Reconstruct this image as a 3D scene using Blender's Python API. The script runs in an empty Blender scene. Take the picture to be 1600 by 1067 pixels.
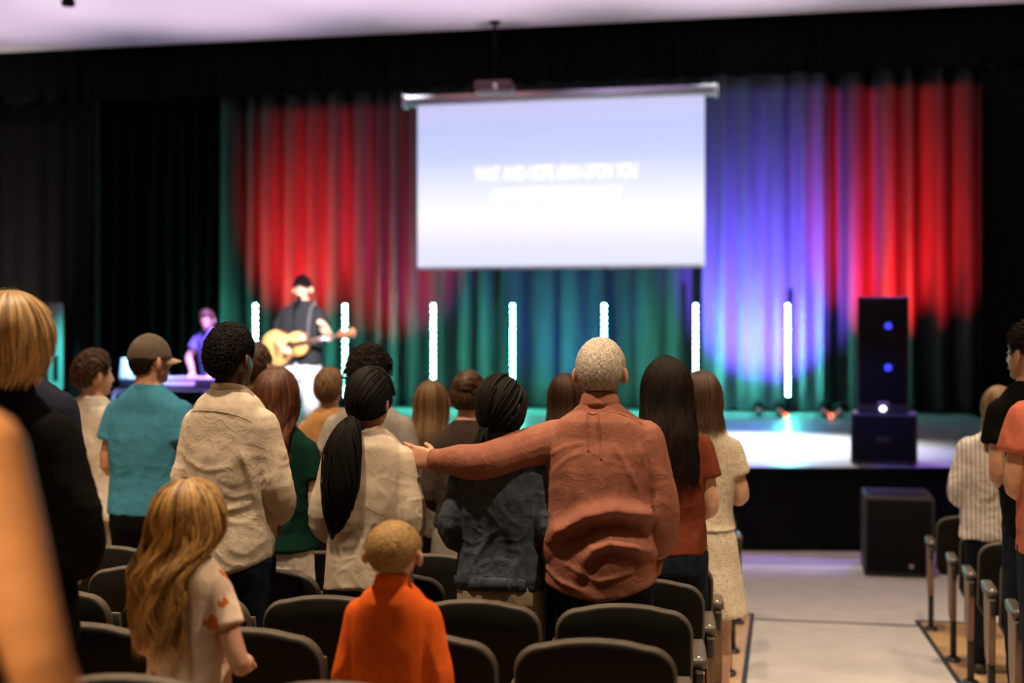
import bpy, bmesh, math, random
import numpy as np
from mathutils import Vector, Matrix

random.seed(7)
RNG = np.random.default_rng(11)
SC = bpy.context.scene
COL = SC.collection

# ------------------------------------------------------------------ camera geometry
F = 2035.0                      # focal length in pixels of the 1600 wide frame
YAW = math.radians(11.5)        # the camera looks a little left of the stage axis
CS, SN = math.cos(YAW), math.sin(YAW)
CAMZ = 2.047
HORIZON = 530.0
STAGE_Z = 0.813
CEIL_Z = 5.34
SLOPE_END = 9.85
STAGE_XC, STAGE_Y0, STAGE_R = -4.0, 12.47, 23.0


def floor_z(y):
    return 0.06 * max(0.0, SLOPE_END - y)


def at(px, D):
    u = (px - 800.0) / F
    return D * (-SN + u * CS), D * (CS + u * SN)


def x_at(px, Y):
    u = (px - 800.0) / F
    D = Y / (CS + u * SN)
    return D * (-SN + u * CS)


def z_at(py, D):
    return CAMZ - (py - HORIZON) / F * D


def depth(x, y):
    return -x * SN + y * CS


def row_depth(px, k):
    u = (px - 800.0) / F
    return (4.928 + 0.72 * k) / (0.9971 + 0.1154 * u)


cam_d = bpy.data.cameras.new('camera')
cam = bpy.data.objects.new('camera', cam_d)
COL.objects.link(cam)
cam.location = (0, 0, CAMZ)
cam.rotation_euler = (math.radians(90), 0, YAW)
cam_d.sensor_width = 36.0
cam_d.lens = F / 1600 * 36.0
cam_d.shift_y = -(533.5 - HORIZON) / 1600.0
cam_d.clip_start = 0.05
cam_d.dof.use_dof = True
cam_d.dof.focus_distance = 4.85
cam_d.dof.aperture_fstop = 1.45
SC.camera = cam

SC.view_settings.view_transform = 'Standard'
SC.view_settings.look = 'None'
SC.view_settings.gamma = 1.0
SC.view_settings.exposure = 0.0
SC.view_settings.use_curve_mapping = False

world = bpy.data.worlds.new('world')
SC.world = world
world.use_nodes = True
world.node_tree.nodes['Background'].inputs[0].default_value = (0.9, 0.75, 0.8, 1)
world.node_tree.nodes['Background'].inputs[1].default_value = 0.004


def spot(name, loc, target, power, color, angle=60, blend=0.6, radius=0.1):
    d = bpy.data.lights.new(name, 'SPOT')
    d.energy = power
    d.color = color
    d.spot_size = math.radians(angle)
    d.spot_blend = blend
    d.shadow_soft_size = radius
    o = bpy.data.objects.new(name, d)
    COL.objects.link(o)
    o.location = loc
    o.rotation_euler = (Vector(target) - Vector(loc)).to_track_quat('-Z', 'Y').to_euler()
    return o


# house lights: warm ceiling downlights over the seats
WARM = (1.0, 0.745, 0.48)
for hx, hy, pw in ((-4.5, 3.5, 620), (-2.1, 3.9, 760), (0.5, 3.9, 560), (3.0, 5.0, 480),
                   (-4.4, 6.4, 420), (-1.7, 6.6, 380), (1.2, 6.9, 420), (3.4, 8.0, 260), (0.5, 9.5, 420)):
    spot('house_light', (hx, hy, CEIL_Z - 0.08), (hx, hy + 0.15, 0), pw, WARM, 84, 0.6, 0.08)
spot('house_light', (-2.1, 0.3, CEIL_Z - 0.08), (-1.5, 1.2, 0), 1300, WARM, 56, 0.6, 0.08)
# ceiling fill: added lamps without fixtures, standing in for bounced light on the plaster
for cx_, pw in ((-8.2, 420), (-5.6, 420), (-3.0, 420), (-0.4, 440), (2.2, 460)):
    spot('ceiling_fill_light', (cx_, 12.25, 1.7), (cx_, 11.65, 5.34), pw, (1.0, 0.75, 0.99), 62, 0.9, 0.2)
# stage front wash
spot('front_light', (-2.4, 6.4, 4.5), (-4.6, 12.75, 2.0), 11000, (1.0, 0.95, 0.96), 13, 0.7, 0.08)
spot('stage_top_light', (-0.7, 18.4, 6.9), (-0.35, 15.6, 0.8), 11000, (0.86, 0.95, 0.86), 42, 0.9, 0.1)
spot('stage_top_light', (-5.2, 17.6, 6.9), (-4.9, 14.4, 0.8), 1500, (0.8, 0.85, 1.0), 40, 0.9, 0.1)
spot('stage_top_light', (1.7, 17.0, 6.9), (1.5, 15.0, 0.8), 420, (0.7, 1.0, 0.8), 40, 0.9, 0.1)
spot('stage_wash_light', (1.6, 14.2, 5.2), (0.3, 14.2, 0.8), 900, (0.30, 0.16, 1.0), 60, 0.6, 0.08)
spot('stage_wash_light', (-5.2, 12.6, 5.1), (-6.7, 14.2, 1.5), 8000, (0.45, 0.26, 1.0), 30, 0.6, 0.08)
spot('stage_wash_light', (-4.6, 13.0, 5.1), (-7.2, 13.1, 1.6), 5500, (0.05, 0.9, 0.75), 24, 0.7, 0.08)
spot('stage_wash_light', (-4.2, 16.5, 7.0), (-4.2, 16.95, 5.3), 60, (1.0, 0.45, 0.50), 84, 0.6, 0.08)
spot('stage_wash_light', (-1.6, 16.5, 7.0), (-1.6, 16.95, 5.3), 90, (0.75, 0.55, 1.0), 84, 0.6, 0.08)
spot('stage_wash_light', (-1.2, 11.0, 5.2), (1.05, 13.0, 1.5), 900, (0.10, 0.08, 1.0), 13, 0.6, 0.08)
# floor uplights aimed at the backdrop
RED = (1.0, 0.010, 0.018)
for px_, pw, an in ((396, 3600, 40), (428, 3000, 40), (560, 1700, 56)):
    rx = x_at(px_, 20.8)
    spot('backdrop_light', (rx, 20.4, 0.95), (rx + 0.1, 22.6, 3.75), pw, RED, an, 0.95, 0.06)
for px_, pw, an in ((1365, 3200, 46), (1412, 3600, 46), (1490, 1200, 42)):
    rx = x_at(px_, 20.8)
    spot('backdrop_light', (rx, 20.8, 0.95), (rx + 0.1, 22.6, 3.7), pw, RED, an, 0.95, 0.06)
spot('backdrop_light', (x_at(1195, 20.2), 20.2, 0.95), (x_at(1200, 22.3), 22.3, 2.7), 5600, (0.17, 0.095, 1.0), 66, 0.9, 0.06)
spot('backdrop_light', (x_at(655, 20.6), 20.6, 0.95), (x_at(650, 22.6), 22.6, 3.6), 260, (0.10, 0.06, 1.0), 50, 0.95, 0.06)
spot('backdrop_light', (x_at(880, 20.6), 20.6, 0.95), (x_at(880, 22.6), 22.6, 2.8), 420, (0.02, 0.13, 1.0), 80, 0.95, 0.06)
spot('side_light', (-8.9, 11.9, 0.4), (-9.0, 13.5, 2.6), 900, (1.0, 0.85, 0.7), 50, 0.9, 0.05)

# ------------------------------------------------------------------ mesh helpers


class MB:
    def __init__(self):
        self.v = []
        self.f = []
        self.tone = None

    def add(self, verts, faces, M=None):
        b = len(self.v)
        if M is not None:
            verts = [M @ Vector(p) for p in verts]
        self.v.extend([tuple(p) for p in verts])
        self.f.extend([tuple(i + b for i in f) for f in faces])

    def mesh(self, name, smooth=True):
        me = bpy.data.meshes.new(name)
        me.from_pydata(self.v, [], self.f)
        if smooth:
            me.polygons.foreach_set('use_smooth', [True] * len(me.polygons))
        if self.tone is not None:
            a = me.attributes.new('tone', 'FLOAT', 'POINT')
            a.data.foreach_set('value', self.tone)
        me.update()
        return me

    def build(self, name, mat, parent=None, smooth=True):
        return link(name, self.mesh(name, smooth), mat, parent)


def link(name, me, mat, parent=None):
    o = bpy.data.objects.new(name, me)
    COL.objects.link(o)
    if mat is not None and len(me.materials) == 0:
        me.materials.append(mat)
    if parent is not None:
        o.parent = parent
    return o


def empty(name, loc, rz=0.0, label=None, cat=None, group=None, scale=1.0):
    o = bpy.data.objects.new(name, None)
    o.empty_display_size = 0.1
    COL.objects.link(o)
    o.location = loc
    o.rotation_euler = (0, 0, rz)
    o.scale = (scale,) * 3
    tag(o, label, cat, group)
    return o


def tag(o, label=None, cat=None, group=None, kind=None):
    if label:
        o['label'] = label
    if cat:
        o['category'] = cat
    if group:
        o['group'] = group
    if kind:
        o['kind'] = kind
    return o


def box(mb, x0, x1, y0, y1, z0, z1, b=0.0, M=None):
    """box with chamfered edges (b)"""
    if b <= 0:
        v = [(x, y, z) for z in (z0, z1) for y in (y0, y1) for x in (x0, x1)]
        f = [(0, 2, 3, 1), (4, 5, 7, 6), (0, 1, 5, 4), (2, 6, 7, 3), (0, 4, 6, 2), (1, 3, 7, 5)]
        mb.add(v, f, M)
        return
    bm = bmesh.new()
    bmesh.ops.create_cube(bm, size=1.0)
    for q in bm.verts:
        q.co = Vector(((x0 + x1) / 2 + q.co.x * (x1 - x0), (y0 + y1) / 2 + q.co.y * (y1 - y0), (z0 + z1) / 2 + q.co.z * (z1 - z0)))
    bmesh.ops.bevel(bm, geom=bm.edges[:], offset=b, segments=2, affect='EDGES', profile=0.5)
    bm.verts.ensure_lookup_table()
    for i, q in enumerate(bm.verts):
        q.index = i
    mb.add([q.co.copy() for q in bm.verts], [[q.index for q in f.verts] for f in bm.faces], M)
    bm.free()


def loft(mb, rings, M=None, cap=True):
    """rings: list of equally long point lists"""
    n = len(rings[0])
    v = [p for r in rings for p in r]
    f = []
    for i in range(len(rings) - 1):
        for j in range(n):
            k = (j + 1) % n
            f.append((i * n + j, i * n + k, (i + 1) * n + k, (i + 1) * n + j))
    if cap:
        f.append(tuple(reversed(range(n))))
        f.append(tuple((len(rings) - 1) * n + j for j in range(n)))
    mb.add(v, f, M)


def ring(c, u, v, n=20, e=2.0):
    out = []
    c, u, v = Vector(c), Vector(u), Vector(v)
    for j in range(n):
        a = 2 * math.pi * j / n
        ca, sa = math.cos(a), math.sin(a)
        ca = math.copysign(abs(ca) ** (2 / e), ca)
        sa = math.copysign(abs(sa) ** (2 / e), sa)
        out.append(c + u * ca + v * sa)
    return out


def catmull(pts, sub):
    pts = [Vector(p) for p in pts]
    if len(pts) < 3 or sub <= 1:
        return pts
    out = []
    ext = [pts[0] * 2 - pts[1]] + pts + [pts[-1] * 2 - pts[-2]]
    for i in range(1, len(ext) - 2):
        p0, p1, p2, p3 = ext[i - 1:i + 3]
        for k in range(sub):
            t = k / sub
            out.append(0.5 * ((2 * p1) + (p2 - p0) * t + (2 * p0 - 5 * p1 + 4 * p2 - p3) * t * t + (3 * p1 - p0 - 3 * p2 + p3) * t ** 3))
    out.append(pts[-1])
    return out


def tube(mb, pts, rads, n=12, sub=4, round_ends=True, M=None, flat=1.0):
    k = len(pts)
    P = catmull(pts, sub)
    R = [rads] * len(P) if not hasattr(rads, '__len__') else list(np.interp(np.linspace(0, k - 1, len(P)), range(k), rads))
    T = []
    for i in range(len(P)):
        a = P[max(0, i - 1)]
        b = P[min(len(P) - 1, i + 1)]
        T.append((b - a).normalized())
    up = Vector((0, 0, 1)) if abs(T[0].z) < 0.9 else Vector((0, 1, 0))
    u = T[0].cross(up).normalized()
    rings = []
    frames = []
    for i in range(len(P)):
        u = (u - T[i] * u.dot(T[i])).normalized()
        w = T[i].cross(u)
        frames.append((u.copy(), w))
        rings.append(ring(P[i], u * R[i], w * R[i] * flat, n))
    if round_ends == 'start':
        pre = []
        for a in (80, 55, 28):
            c, s = math.cos(math.radians(a)), math.sin(math.radians(a))
            pre.append(ring(P[0] - T[0] * R[0] * s, frames[0][0] * R[0] * c, frames[0][1] * R[0] * c * flat, n))
        rings = pre + rings
    elif round_ends:
        pre, post = [], []
        for a in (80, 55, 28):
            c, s = math.cos(math.radians(a)), math.sin(math.radians(a))
            pre.append(ring(P[0] - T[0] * R[0] * s, frames[0][0] * R[0] * c, frames[0][1] * R[0] * c * flat, n))
            post.insert(0, ring(P[-1] + T[-1] * R[-1] * s, frames[-1][0] * R[-1] * c, frames[-1][1] * R[-1] * c * flat, n))
        rings = pre + rings + post
    loft(mb, rings, M)


def ball(mb, c, r, M=None, n=14, m=9):
    c = Vector(c)
    r = (r, r, r) if not hasattr(r, '__len__') else r
    rings = []
    for i in range(1, m):
        a = math.pi * i / m
        rings.append([c + Vector((r[0] * math.sin(a) * math.cos(2 * math.pi * j / n), r[1] * math.sin(a) * math.sin(2 * math.pi * j / n), -r[2] * math.cos(a))) for j in range(n)])
    loft(mb, rings, M)


def grid(mb, rows, M=None, closed=False):
    n = len(rows[0])
    v = [p for r in rows for p in r]
    f = []
    for i in range(len(rows) - 1):
        for j in range(n if closed else n - 1):
            k = (j + 1) % n
            f.append((i * n + j, i * n + k, (i + 1) * n + k, (i + 1) * n + j))
    mb.add(v, f, M)


_perm = np.array(list(np.random.default_rng(3).permutation(256)) * 3)
_grad = np.random.default_rng(4).normal(size=(256, 3))
_grad /= np.linalg.norm(_grad, axis=1)[:, None]


def pn(p, seed=0):
    """numpy gradient noise, about -0.7..0.7"""
    p = np.asarray(p, float) + 17.3 * seed + 100.0
    i = np.floor(p).astype(int)
    f = p - i
    i &= 255
    w = f * f * f * (f * (f * 6 - 15) + 10)
    out = 0
    for dx in (0, 1):
        wx = w[:, 0] if dx else 1 - w[:, 0]
        for dy in (0, 1):
            wy = w[:, 1] if dy else 1 - w[:, 1]
            for dz in (0, 1):
                wz = w[:, 2] if dz else 1 - w[:, 2]
                h = _perm[_perm[_perm[(i[:, 0] + dx) & 255] + ((i[:, 1] + dy) & 255)] + ((i[:, 2] + dz) & 255)]
                g = _grad[h]
                out = out + wx * wy * wz * (g[:, 0] * (f[:, 0] - dx) + g[:, 1] * (f[:, 1] - dy) + g[:, 2] * (f[:, 2] - dz))
    return out


def voxel(mb, name, size, smooth=3, keep=1.0):
    """union of overlapping shapes -> one continuous smooth mesh"""
    me = mb.mesh('temp')
    o = bpy.data.objects.new('temp', me)
    COL.objects.link(o)
    m = o.modifiers.new('r', 'REMESH')
    m.mode = 'VOXEL'
    m.voxel_size = size
    if smooth:
        s = o.modifiers.new('s', 'SMOOTH')
        s.factor = 0.5
        s.iterations = smooth
    if keep < 1:
        d = o.modifiers.new('d', 'DECIMATE')
        d.ratio = keep
    dg = bpy.context.evaluated_depsgraph_get()
    out = bpy.data.meshes.new_from_object(o.evaluated_get(dg))
    bpy.data.objects.remove(o)
    bpy.data.meshes.remove(me)
    out.name = name
    out.polygons.foreach_set('use_smooth', [True] * len(out.polygons))
    return out


def get_co(me):
    a = np.empty(len(me.vertices) * 3)
    me.vertices.foreach_get('co', a)
    return a.reshape(-1, 3)


def get_no(me):
    a = np.empty(len(me.vertices) * 3)
    me.vertices.foreach_get('normal', a)
    return a.reshape(-1, 3)


def set_co(me, co):
    me.vertices.foreach_set('co', co.reshape(-1))
    me.update()


def sstep(x, a, b):
    t = np.clip((x - a) / (b - a), 0, 1)
    return t * t * (3 - 2 * t)


# ------------------------------------------------------------------ materials
MATS = {}


def mat(name, color, rough=0.6, metal=0.0, bump=0.0, bscale=60.0, var=0.0, vscale=8.0, emit=None, estr=1.0, spec=0.5, stretch=(1, 1, 1), sheen=0.0, coat=0.0):
    if name in MATS:
        return MATS[name]
    m = bpy.data.materials.new(name)
    m.use_nodes = True
    nt = m.node_tree
    b = nt.nodes['Principled BSDF']
    b.inputs['Base Color'].default_value = (*color, 1)
    b.inputs['Roughness'].default_value = rough
    b.inputs['Metallic'].default_value = metal
    b.inputs['Specular IOR Level'].default_value = spec
    if sheen:
        b.inputs['Sheen Weight'].default_value = sheen
    if coat:
        b.inputs['Coat Weight'].default_value = coat
    if emit:
        b.inputs['Emission Color'].default_value = (*emit, 1)
        b.inputs['Emission Strength'].default_value = estr
    if bump or var:
        tc = nt.nodes.new('ShaderNodeTexCoord')
        mp = nt.nodes.new('ShaderNodeMapping')
        mp.inputs['Scale'].default_value = stretch
        nt.links.new(tc.outputs['Object'], mp.inputs['Vector'])
        m['map'] = mp.name
    if bump:
        n = nt.nodes.new('ShaderNodeTexNoise')
        n.inputs['Scale'].default_value = bscale
        n.inputs['Detail'].default_value = 4
        nt.links.new(mp.outputs[0], n.inputs['Vector'])
        bp = nt.nodes.new('ShaderNodeBump')
        bp.inputs['Strength'].default_value = bump
        bp.inputs['Distance'].default_value = 0.01
        nt.links.new(n.outputs['Fac'], bp.inputs['Height'])
        nt.links.new(bp.outputs[0], b.inputs['Normal'])
    if var:
        n2 = nt.nodes.new('ShaderNodeTexNoise')
        n2.inputs['Scale'].default_value = vscale
        n2.inputs['Detail'].default_value = 5
        nt.links.new(mp.outputs[0], n2.inputs['Vector'])
        r = nt.nodes.new('ShaderNodeMix')
        r.data_type = 'RGBA'
        r.inputs[6].default_value = (*[max(0, c * (1 - var)) for c in color], 1)
        r.inputs[7].default_value = (*[min(1, c * (1 + var)) for c in color], 1)
        mr = nt.nodes.new('ShaderNodeMapRange')
        mr.inputs[1].default_value = 0.3
        mr.inputs[2].default_value = 0.7
        nt.links.new(n2.outputs['Fac'], mr.inputs[0])
        nt.links.new(mr.outputs[0], r.inputs[0])
        nt.links.new(r.outputs[2], b.inputs['Base Color'])
    MATS[name] = m
    return m


def cloth(name, color, crease=0.35, cscale=16.0, var=0.10, rough=0.9):
    """woven cloth: fine weave plus crumpled creases"""
    if name in MATS:
        return MATS[name]
    m = mat(name, color, rough=rough, bump=0.0, var=var, vscale=30, spec=0.06)
    nt = m.node_tree
    b = nt.nodes['Principled BSDF']
    mp = nt.nodes[m['map']]
    w = nt.nodes.new('ShaderNodeTexNoise')
    w.inputs['Scale'].default_value = 420
    nt.links.new(mp.outputs[0], w.inputs['Vector'])
    c = nt.nodes.new('ShaderNodeTexNoise')
    c.inputs['Scale'].default_value = cscale
    c.inputs['Detail'].default_value = 2
    c.inputs['Distortion'].default_value = 1.0
    nt.links.new(mp.outputs[0], c.inputs['Vector'])
    sb = nt.nodes.new('ShaderNodeMath')
    sb.operation = 'SUBTRACT'
    sb.inputs[1].default_value = 0.5
    ab = nt.nodes.new('ShaderNodeMath')
    ab.operation = 'ABSOLUTE'
    mr_ = nt.nodes.new('ShaderNodeMapRange')
    mr_.interpolation_type = 'SMOOTHSTEP'
    mr_.inputs[1].default_value = 0.0
    mr_.inputs[2].default_value = 0.07
    mr_.inputs[3].default_value = 1.0
    mr_.inputs[4].default_value = 0.0
    nt.links.new(c.outputs['Fac'], sb.inputs[0])
    nt.links.new(sb.outputs[0], ab.inputs[0])
    nt.links.new(ab.outputs[0], mr_.inputs[0])
    b1 = nt.nodes.new('ShaderNodeBump')
    b1.inputs['Strength'].default_value = 0.25
    b1.inputs['Distance'].default_value = 0.002
    nt.links.new(w.outputs['Fac'], b1.inputs['Height'])
    b2 = nt.nodes.new('ShaderNodeBump')
    b2.inputs['Strength'].default_value = crease * .32
    b2.inputs['Distance'].default_value = 0.006
    nt.links.new(mr_.outputs[0], b2.inputs['Height'])
    nt.links.new(b1.outputs[0], b2.inputs['Normal'])
    nt.links.new(b2.outputs[0], b.inputs['Normal'])
    return m


def hairmat(name, dark, light, rough=0.45):
    if name in MATS:
        return MATS[name]
    m = bpy.data.materials.new(name)
    m.use_nodes = True
    nt = m.node_tree
    b = nt.nodes['Principled BSDF']
    b.inputs['Roughness'].default_value = rough
    b.inputs['Specular IOR Level'].default_value = 0.35 if light[0] > .1 else 0.15
    a = nt.nodes.new('ShaderNodeAttribute')
    a.attribute_name = 'tone'
    r = nt.nodes.new('ShaderNodeMix')
    r.data_type = 'RGBA'
    r.inputs[6].default_value = (*dark, 1)
    r.inputs[7].default_value = (*light, 1)
    nt.links.new(a.outputs['Fac'], r.inputs[0])
    nt.links.new(r.outputs[2], b.inputs['Base Color'])
    MATS[name] = m
    return m


def printed(m, kind):
    """printed cloth: dots, stripes or scattered flowers over the base colour"""
    nt = m.node_tree
    b = nt.nodes['Principled BSDF']
    mp = nt.nodes[m['map']]
    old = b.inputs['Base Color'].links[0].from_socket
    mix = nt.nodes.new('ShaderNodeMix')
    mix.data_type = 'RGBA'
    if kind == 'dots':
        v = nt.nodes.new('ShaderNodeTexVoronoi')
        v.inputs['Scale'].default_value = 72
        v.inputs['Randomness'].default_value = 0.35
        cmpn = nt.nodes.new('ShaderNodeMath')
        cmpn.operation = 'LESS_THAN'
        cmpn.inputs[1].default_value = 0.24
        nt.links.new(mp.outputs[0], v.inputs['Vector'])
        nt.links.new(v.outputs['Distance'], cmpn.inputs[0])
        nt.links.new(cmpn.outputs[0], mix.inputs[0])
        mix.inputs[7].default_value = (0.26, 0.17, 0.11, 1)
    elif kind == 'stripes':
        v = nt.nodes.new('ShaderNodeTexWave')
        v.inputs['Scale'].default_value = 13
        v.bands_direction = 'X'
        v.inputs['Distortion'].default_value = 0.6
        cmpn = nt.nodes.new('ShaderNodeMath')
        cmpn.operation = 'GREATER_THAN'
        cmpn.inputs[1].default_value = 0.8
        nt.links.new(mp.outputs[0], v.inputs['Vector'])
        nt.links.new(v.outputs['Fac'], cmpn.inputs[0])
        nt.links.new(cmpn.outputs[0], mix.inputs[0])
        mix.inputs[7].default_value = (0.38, 0.35, 0.38, 1)
    else:
        v = nt.nodes.new('ShaderNodeTexVoronoi')
        v.inputs['Scale'].default_value = 11
        dn = nt.nodes.new('ShaderNodeTexNoise')
        dn.inputs['Scale'].default_value = 60
        ad = nt.nodes.new('ShaderNodeMath')
        ad.operation = 'MULTIPLY_ADD'
        ad.inputs[1].default_value = 0.35
        cmpn = nt.nodes.new('ShaderNodeMath')
        cmpn.operation = 'LESS_THAN'
        cmpn.inputs[1].default_value = 0.44
        nt.links.new(mp.outputs[0], v.inputs['Vector'])
        nt.links.new(mp.outputs[0], dn.inputs['Vector'])
        nt.links.new(dn.outputs['Fac'], ad.inputs[0])
        nt.links.new(v.outputs['Distance'], ad.inputs[2])
        nt.links.new(ad.outputs[0], cmpn.inputs[0])
        nt.links.new(cmpn.outputs[0], mix.inputs[0])
        mix.inputs[7].default_value = (0.60, 0.16, 0.05, 1)
    nt.links.new(old, mix.inputs[6])
    nt.links.new(mix.outputs[2], b.inputs['Base Color'])
    return m


M_CARPET = mat('aisle_carpet', (0.50, 0.49, 0.50), rough=1.0, bump=0.6, bscale=180, var=0.07, vscale=5, spec=0.1)
M_WOODFLOOR = mat('seating_floor_wood', (0.50, 0.33, 0.17), rough=0.45, bump=0.1, bscale=30, var=0.18, vscale=6, stretch=(6, 0.6, 1))
M_STAGE = mat('stage_floor_paint', (0.42, 0.42, 0.44), rough=0.32, bump=0.03, bscale=14, var=0.08, vscale=3)
M_BLACK = mat('black_paint', (0.005, 0.005, 0.006), rough=0.85, spec=0.1, var=0.3, vscale=5)
M_BLACKFAB = mat('black_velour', (0.005, 0.005, 0.0055), rough=1.0, bump=0.15, bscale=120, spec=0.05)
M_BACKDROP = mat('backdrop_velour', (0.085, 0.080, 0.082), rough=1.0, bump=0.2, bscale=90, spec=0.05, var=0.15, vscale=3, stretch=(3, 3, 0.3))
M_SIDE_SHADE = mat('side_and_shaded_drape_velour', (0.006, 0.006, 0.0062), rough=1.0, bump=0.15, bscale=120, spec=0.05)  # own black on the side curtain; painted shade on the far left backdrop
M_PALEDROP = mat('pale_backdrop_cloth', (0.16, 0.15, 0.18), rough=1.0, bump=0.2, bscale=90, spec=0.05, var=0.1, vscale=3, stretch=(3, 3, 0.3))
M_CEIL = mat('ceiling_plaster', (0.80, 0.76, 0.78), rough=0.9, bump=0.1, bscale=80)
M_WALL = mat('dark_wall_paint', (0.05, 0.045, 0.045), rough=0.9, var=0.2, vscale=2)
M_EDGE = mat('dark_edge_rubber', (0.02, 0.02, 0.025), rough=0.6, var=0.2, vscale=20)
M_SEATBACK = mat('seat_back_panel', (0.007, 0.0065, 0.006), rough=0.8, bump=0.12, bscale=350, spec=0.15)
M_SEATSHELL = mat('seat_shell_plastic', (0.08, 0.066, 0.054), rough=0.55, spec=0.2, bump=0.12, bscale=350, var=0.15, vscale=30)
M_SEATFAB = mat('seat_upholstery', (0.010, 0.010, 0.010), rough=0.95, bump=0.4, bscale=300, spec=0.1)
M_SEATMETAL = mat('seat_standard_metal', (0.035, 0.032, 0.030), rough=0.45, metal=0.3, var=0.2, vscale=20)
M_ARM = mat('armrest_plastic', (0.10, 0.085, 0.075), rough=0.4, bump=0.08, bscale=300)
M_PANEL = mat('end_panel_wood', (0.24, 0.14, 0.085), rough=0.5, bump=0.1, bscale=25, var=0.25, vscale=7, stretch=(5, 5, 0.6))
M_BOLT = mat('bolt_steel', (0.75, 0.72, 0.68), rough=0.3, metal=1.0)
M_SPK = mat('speaker_cabinet_paint', (0.05, 0.05, 0.055), rough=0.55, bump=0.3, bscale=260)
M_GRILLE = mat('speaker_grille_mesh', (0.006, 0.006, 0.008), rough=0.7, spec=0.15, bump=0.4, bscale=500)
M_WHITE = mat('white_enamel', (0.8, 0.8, 0.8), rough=0.4)
M_CHROME = mat('chrome', (0.7, 0.7, 0.72), rough=0.2, metal=1.0)
M_LED = mat('led_diode', (0.2, 0.9, 0.7), emit=(0.10, 1.0, 0.70), estr=400)
M_REDLED = mat('indicator_red', (0.9, 0.1, 0.05), emit=(1.0, 0.10, 0.03), estr=6)
M_BLUELED = mat('indicator_blue', (0.05, 0.05, 0.9), emit=(0.04, 0.06, 1.0), estr=1.2)
M_WHITELED = mat('indicator_white', (0.9, 0.95, 1.0), emit=(0.8, 0.95, 1.0), estr=6)

# ------------------------------------------------------------------ setting


def struct(name, mb, m, smooth=False):
    o = mb.build(name, m, None, smooth)
    o['kind'] = 'structure'
    return o


def stage_edge(x):
    return STAGE_Y0 + (x - STAGE_XC) ** 2 / (2 * STAGE_R)


# seating floor (wood, sloped) either side of the aisle, aisle carpet, flat carpet before the stage
AX0, AX1 = -0.178, 0.994
b = MB()
for (xa, xb, lift) in ((-14.0, AX0, 0.0), (AX1, 9.0, 0.0)):
    v = [(xa, -4, floor_z(-4)), (xb, -4, floor_z(-4)), (xb, SLOPE_END, 0), (xa, SLOPE_END, 0),
         (xa, -4, floor_z(-4) - .2), (xb, -4, floor_z(-4) - .2), (xb, SLOPE_END, -.2), (xa, SLOPE_END, -.2)]
    b.add(v, [(0, 1, 2, 3), (4, 7, 6, 5), (0, 4, 5, 1), (3, 2, 6, 7), (0, 3, 7, 4), (1, 5, 6, 2)])
struct('floor', b, M_WOODFLOOR)
b = MB()
rows = []
for y in list(np.linspace(-4, 9.6, 40)):
    rows.append([(x, y, floor_z(y) + 0.004 * math.sin(9 * x + 5 * y) * 0.3) for x in np.linspace(AX0 + .012, AX1 - .012, 9)])
grid(b, rows)
o = struct('floor_aisle', b, M_CARPET)
sol = o.modifiers.new('s', 'SOLIDIFY')
sol.thickness = 0.12
b = MB()
rows = []
for y in np.linspace(0, 1, 8):
    rows.append([(x, 9.615 + (14.5 - 9.615) * y if abs(x) < 0 else (9.615 if (AX0 < x < AX1) else SLOPE_END) + (14.6 - 9.85) * y, 0.001) for x in
                 [-14, -8, -4, -1, AX0 - .001, AX0 + .012, .2, .5, .8, AX1 - .012, AX1 + .001, 2, 5, 9]])
grid(b, rows)
o = struct('floor_front', b, M_CARPET)
sol = o.modifiers.new('s', 'SOLIDIFY')
sol.thickness = 0.12
# dark rubber strips round the carpet
n_trim = 1


def strip(pts, w=0.028):
    global n_trim
    b = MB()
    for (x0, y0), (x1, y1) in pts:
        d = Vector((x1 - x0, y1 - y0, 0)).normalized()
        s = Vector((-d.y, d.x, 0)) * w / 2
        L = []
        for t in np.linspace(0, 1, 12):
            x, y = x0 + (x1 - x0) * t, y0 + (y1 - y0) * t
            z = floor_z(y)
            L.append([(x - s.x, y - s.y, z - .004), (x - s.x, y - s.y, z + .007), (x + s.x, y + s.y, z + .007), (x + s.x, y + s.y, z - .004)])
        loft(b, L)
    struct('trim_%d' % n_trim, b, M_EDGE)
    n_trim += 1


strip([((AX0, -4), (AX0, SLOPE_END + .014))])
strip([((AX1, -4), (AX1, SLOPE_END + .014))])
strip([((AX0, SLOPE_END), (-14, SLOPE_END))])
strip([((AX1, SLOPE_END), (9, SLOPE_END))])
strip([((AX0 + .02, 9.607), (AX1 - .02, 9.607))], 0.012)

# stage: platform with a gently curved front, black fascia, apron seam
xs = np.linspace(-11.1, 3.1, 60)
b = MB()
top = [(x, stage_edge(x), STAGE_Z) for x in xs]
inner = [(x, stage_edge(x) + 0.62, STAGE_Z) for x in xs]
back = [(x, 24.2, STAGE_Z) for x in xs]
grid(b, [top, inner])
low = [(x, stage_edge(x), STAGE_Z - .05) for x in xs]
lowin = [(x, stage_edge(x) + 0.62, STAGE_Z - .05) for x in xs]
grid(b, [inner, lowin])
grid(b, [lowin, low])
o = struct('floor_apron', b, M_STAGE)
b = MB()
inner2 = [(x, stage_edge(x) + 0.628, STAGE_Z) for x in xs]
grid(b, [inner2, back])
inner3 = [(x, stage_edge(x) + 0.628, STAGE_Z - .05) for x in xs]
back3 = [(x, 24.2, STAGE_Z - .05) for x in xs]
grid(b, [inner3, inner2])
grid(b, [back3, inner3])
struct('floor_stage', b, M_STAGE)
b = MB()
nose = []
for dz, dy in ((0.0, -0.012), (-.004, -.022), (-.06, -.022), (-.064, 0.0), (-STAGE_Z, 0.02)):
    nose.append([(x, stage_edge(x) + dy, STAGE_Z + dz - .001) for x in xs])
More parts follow.
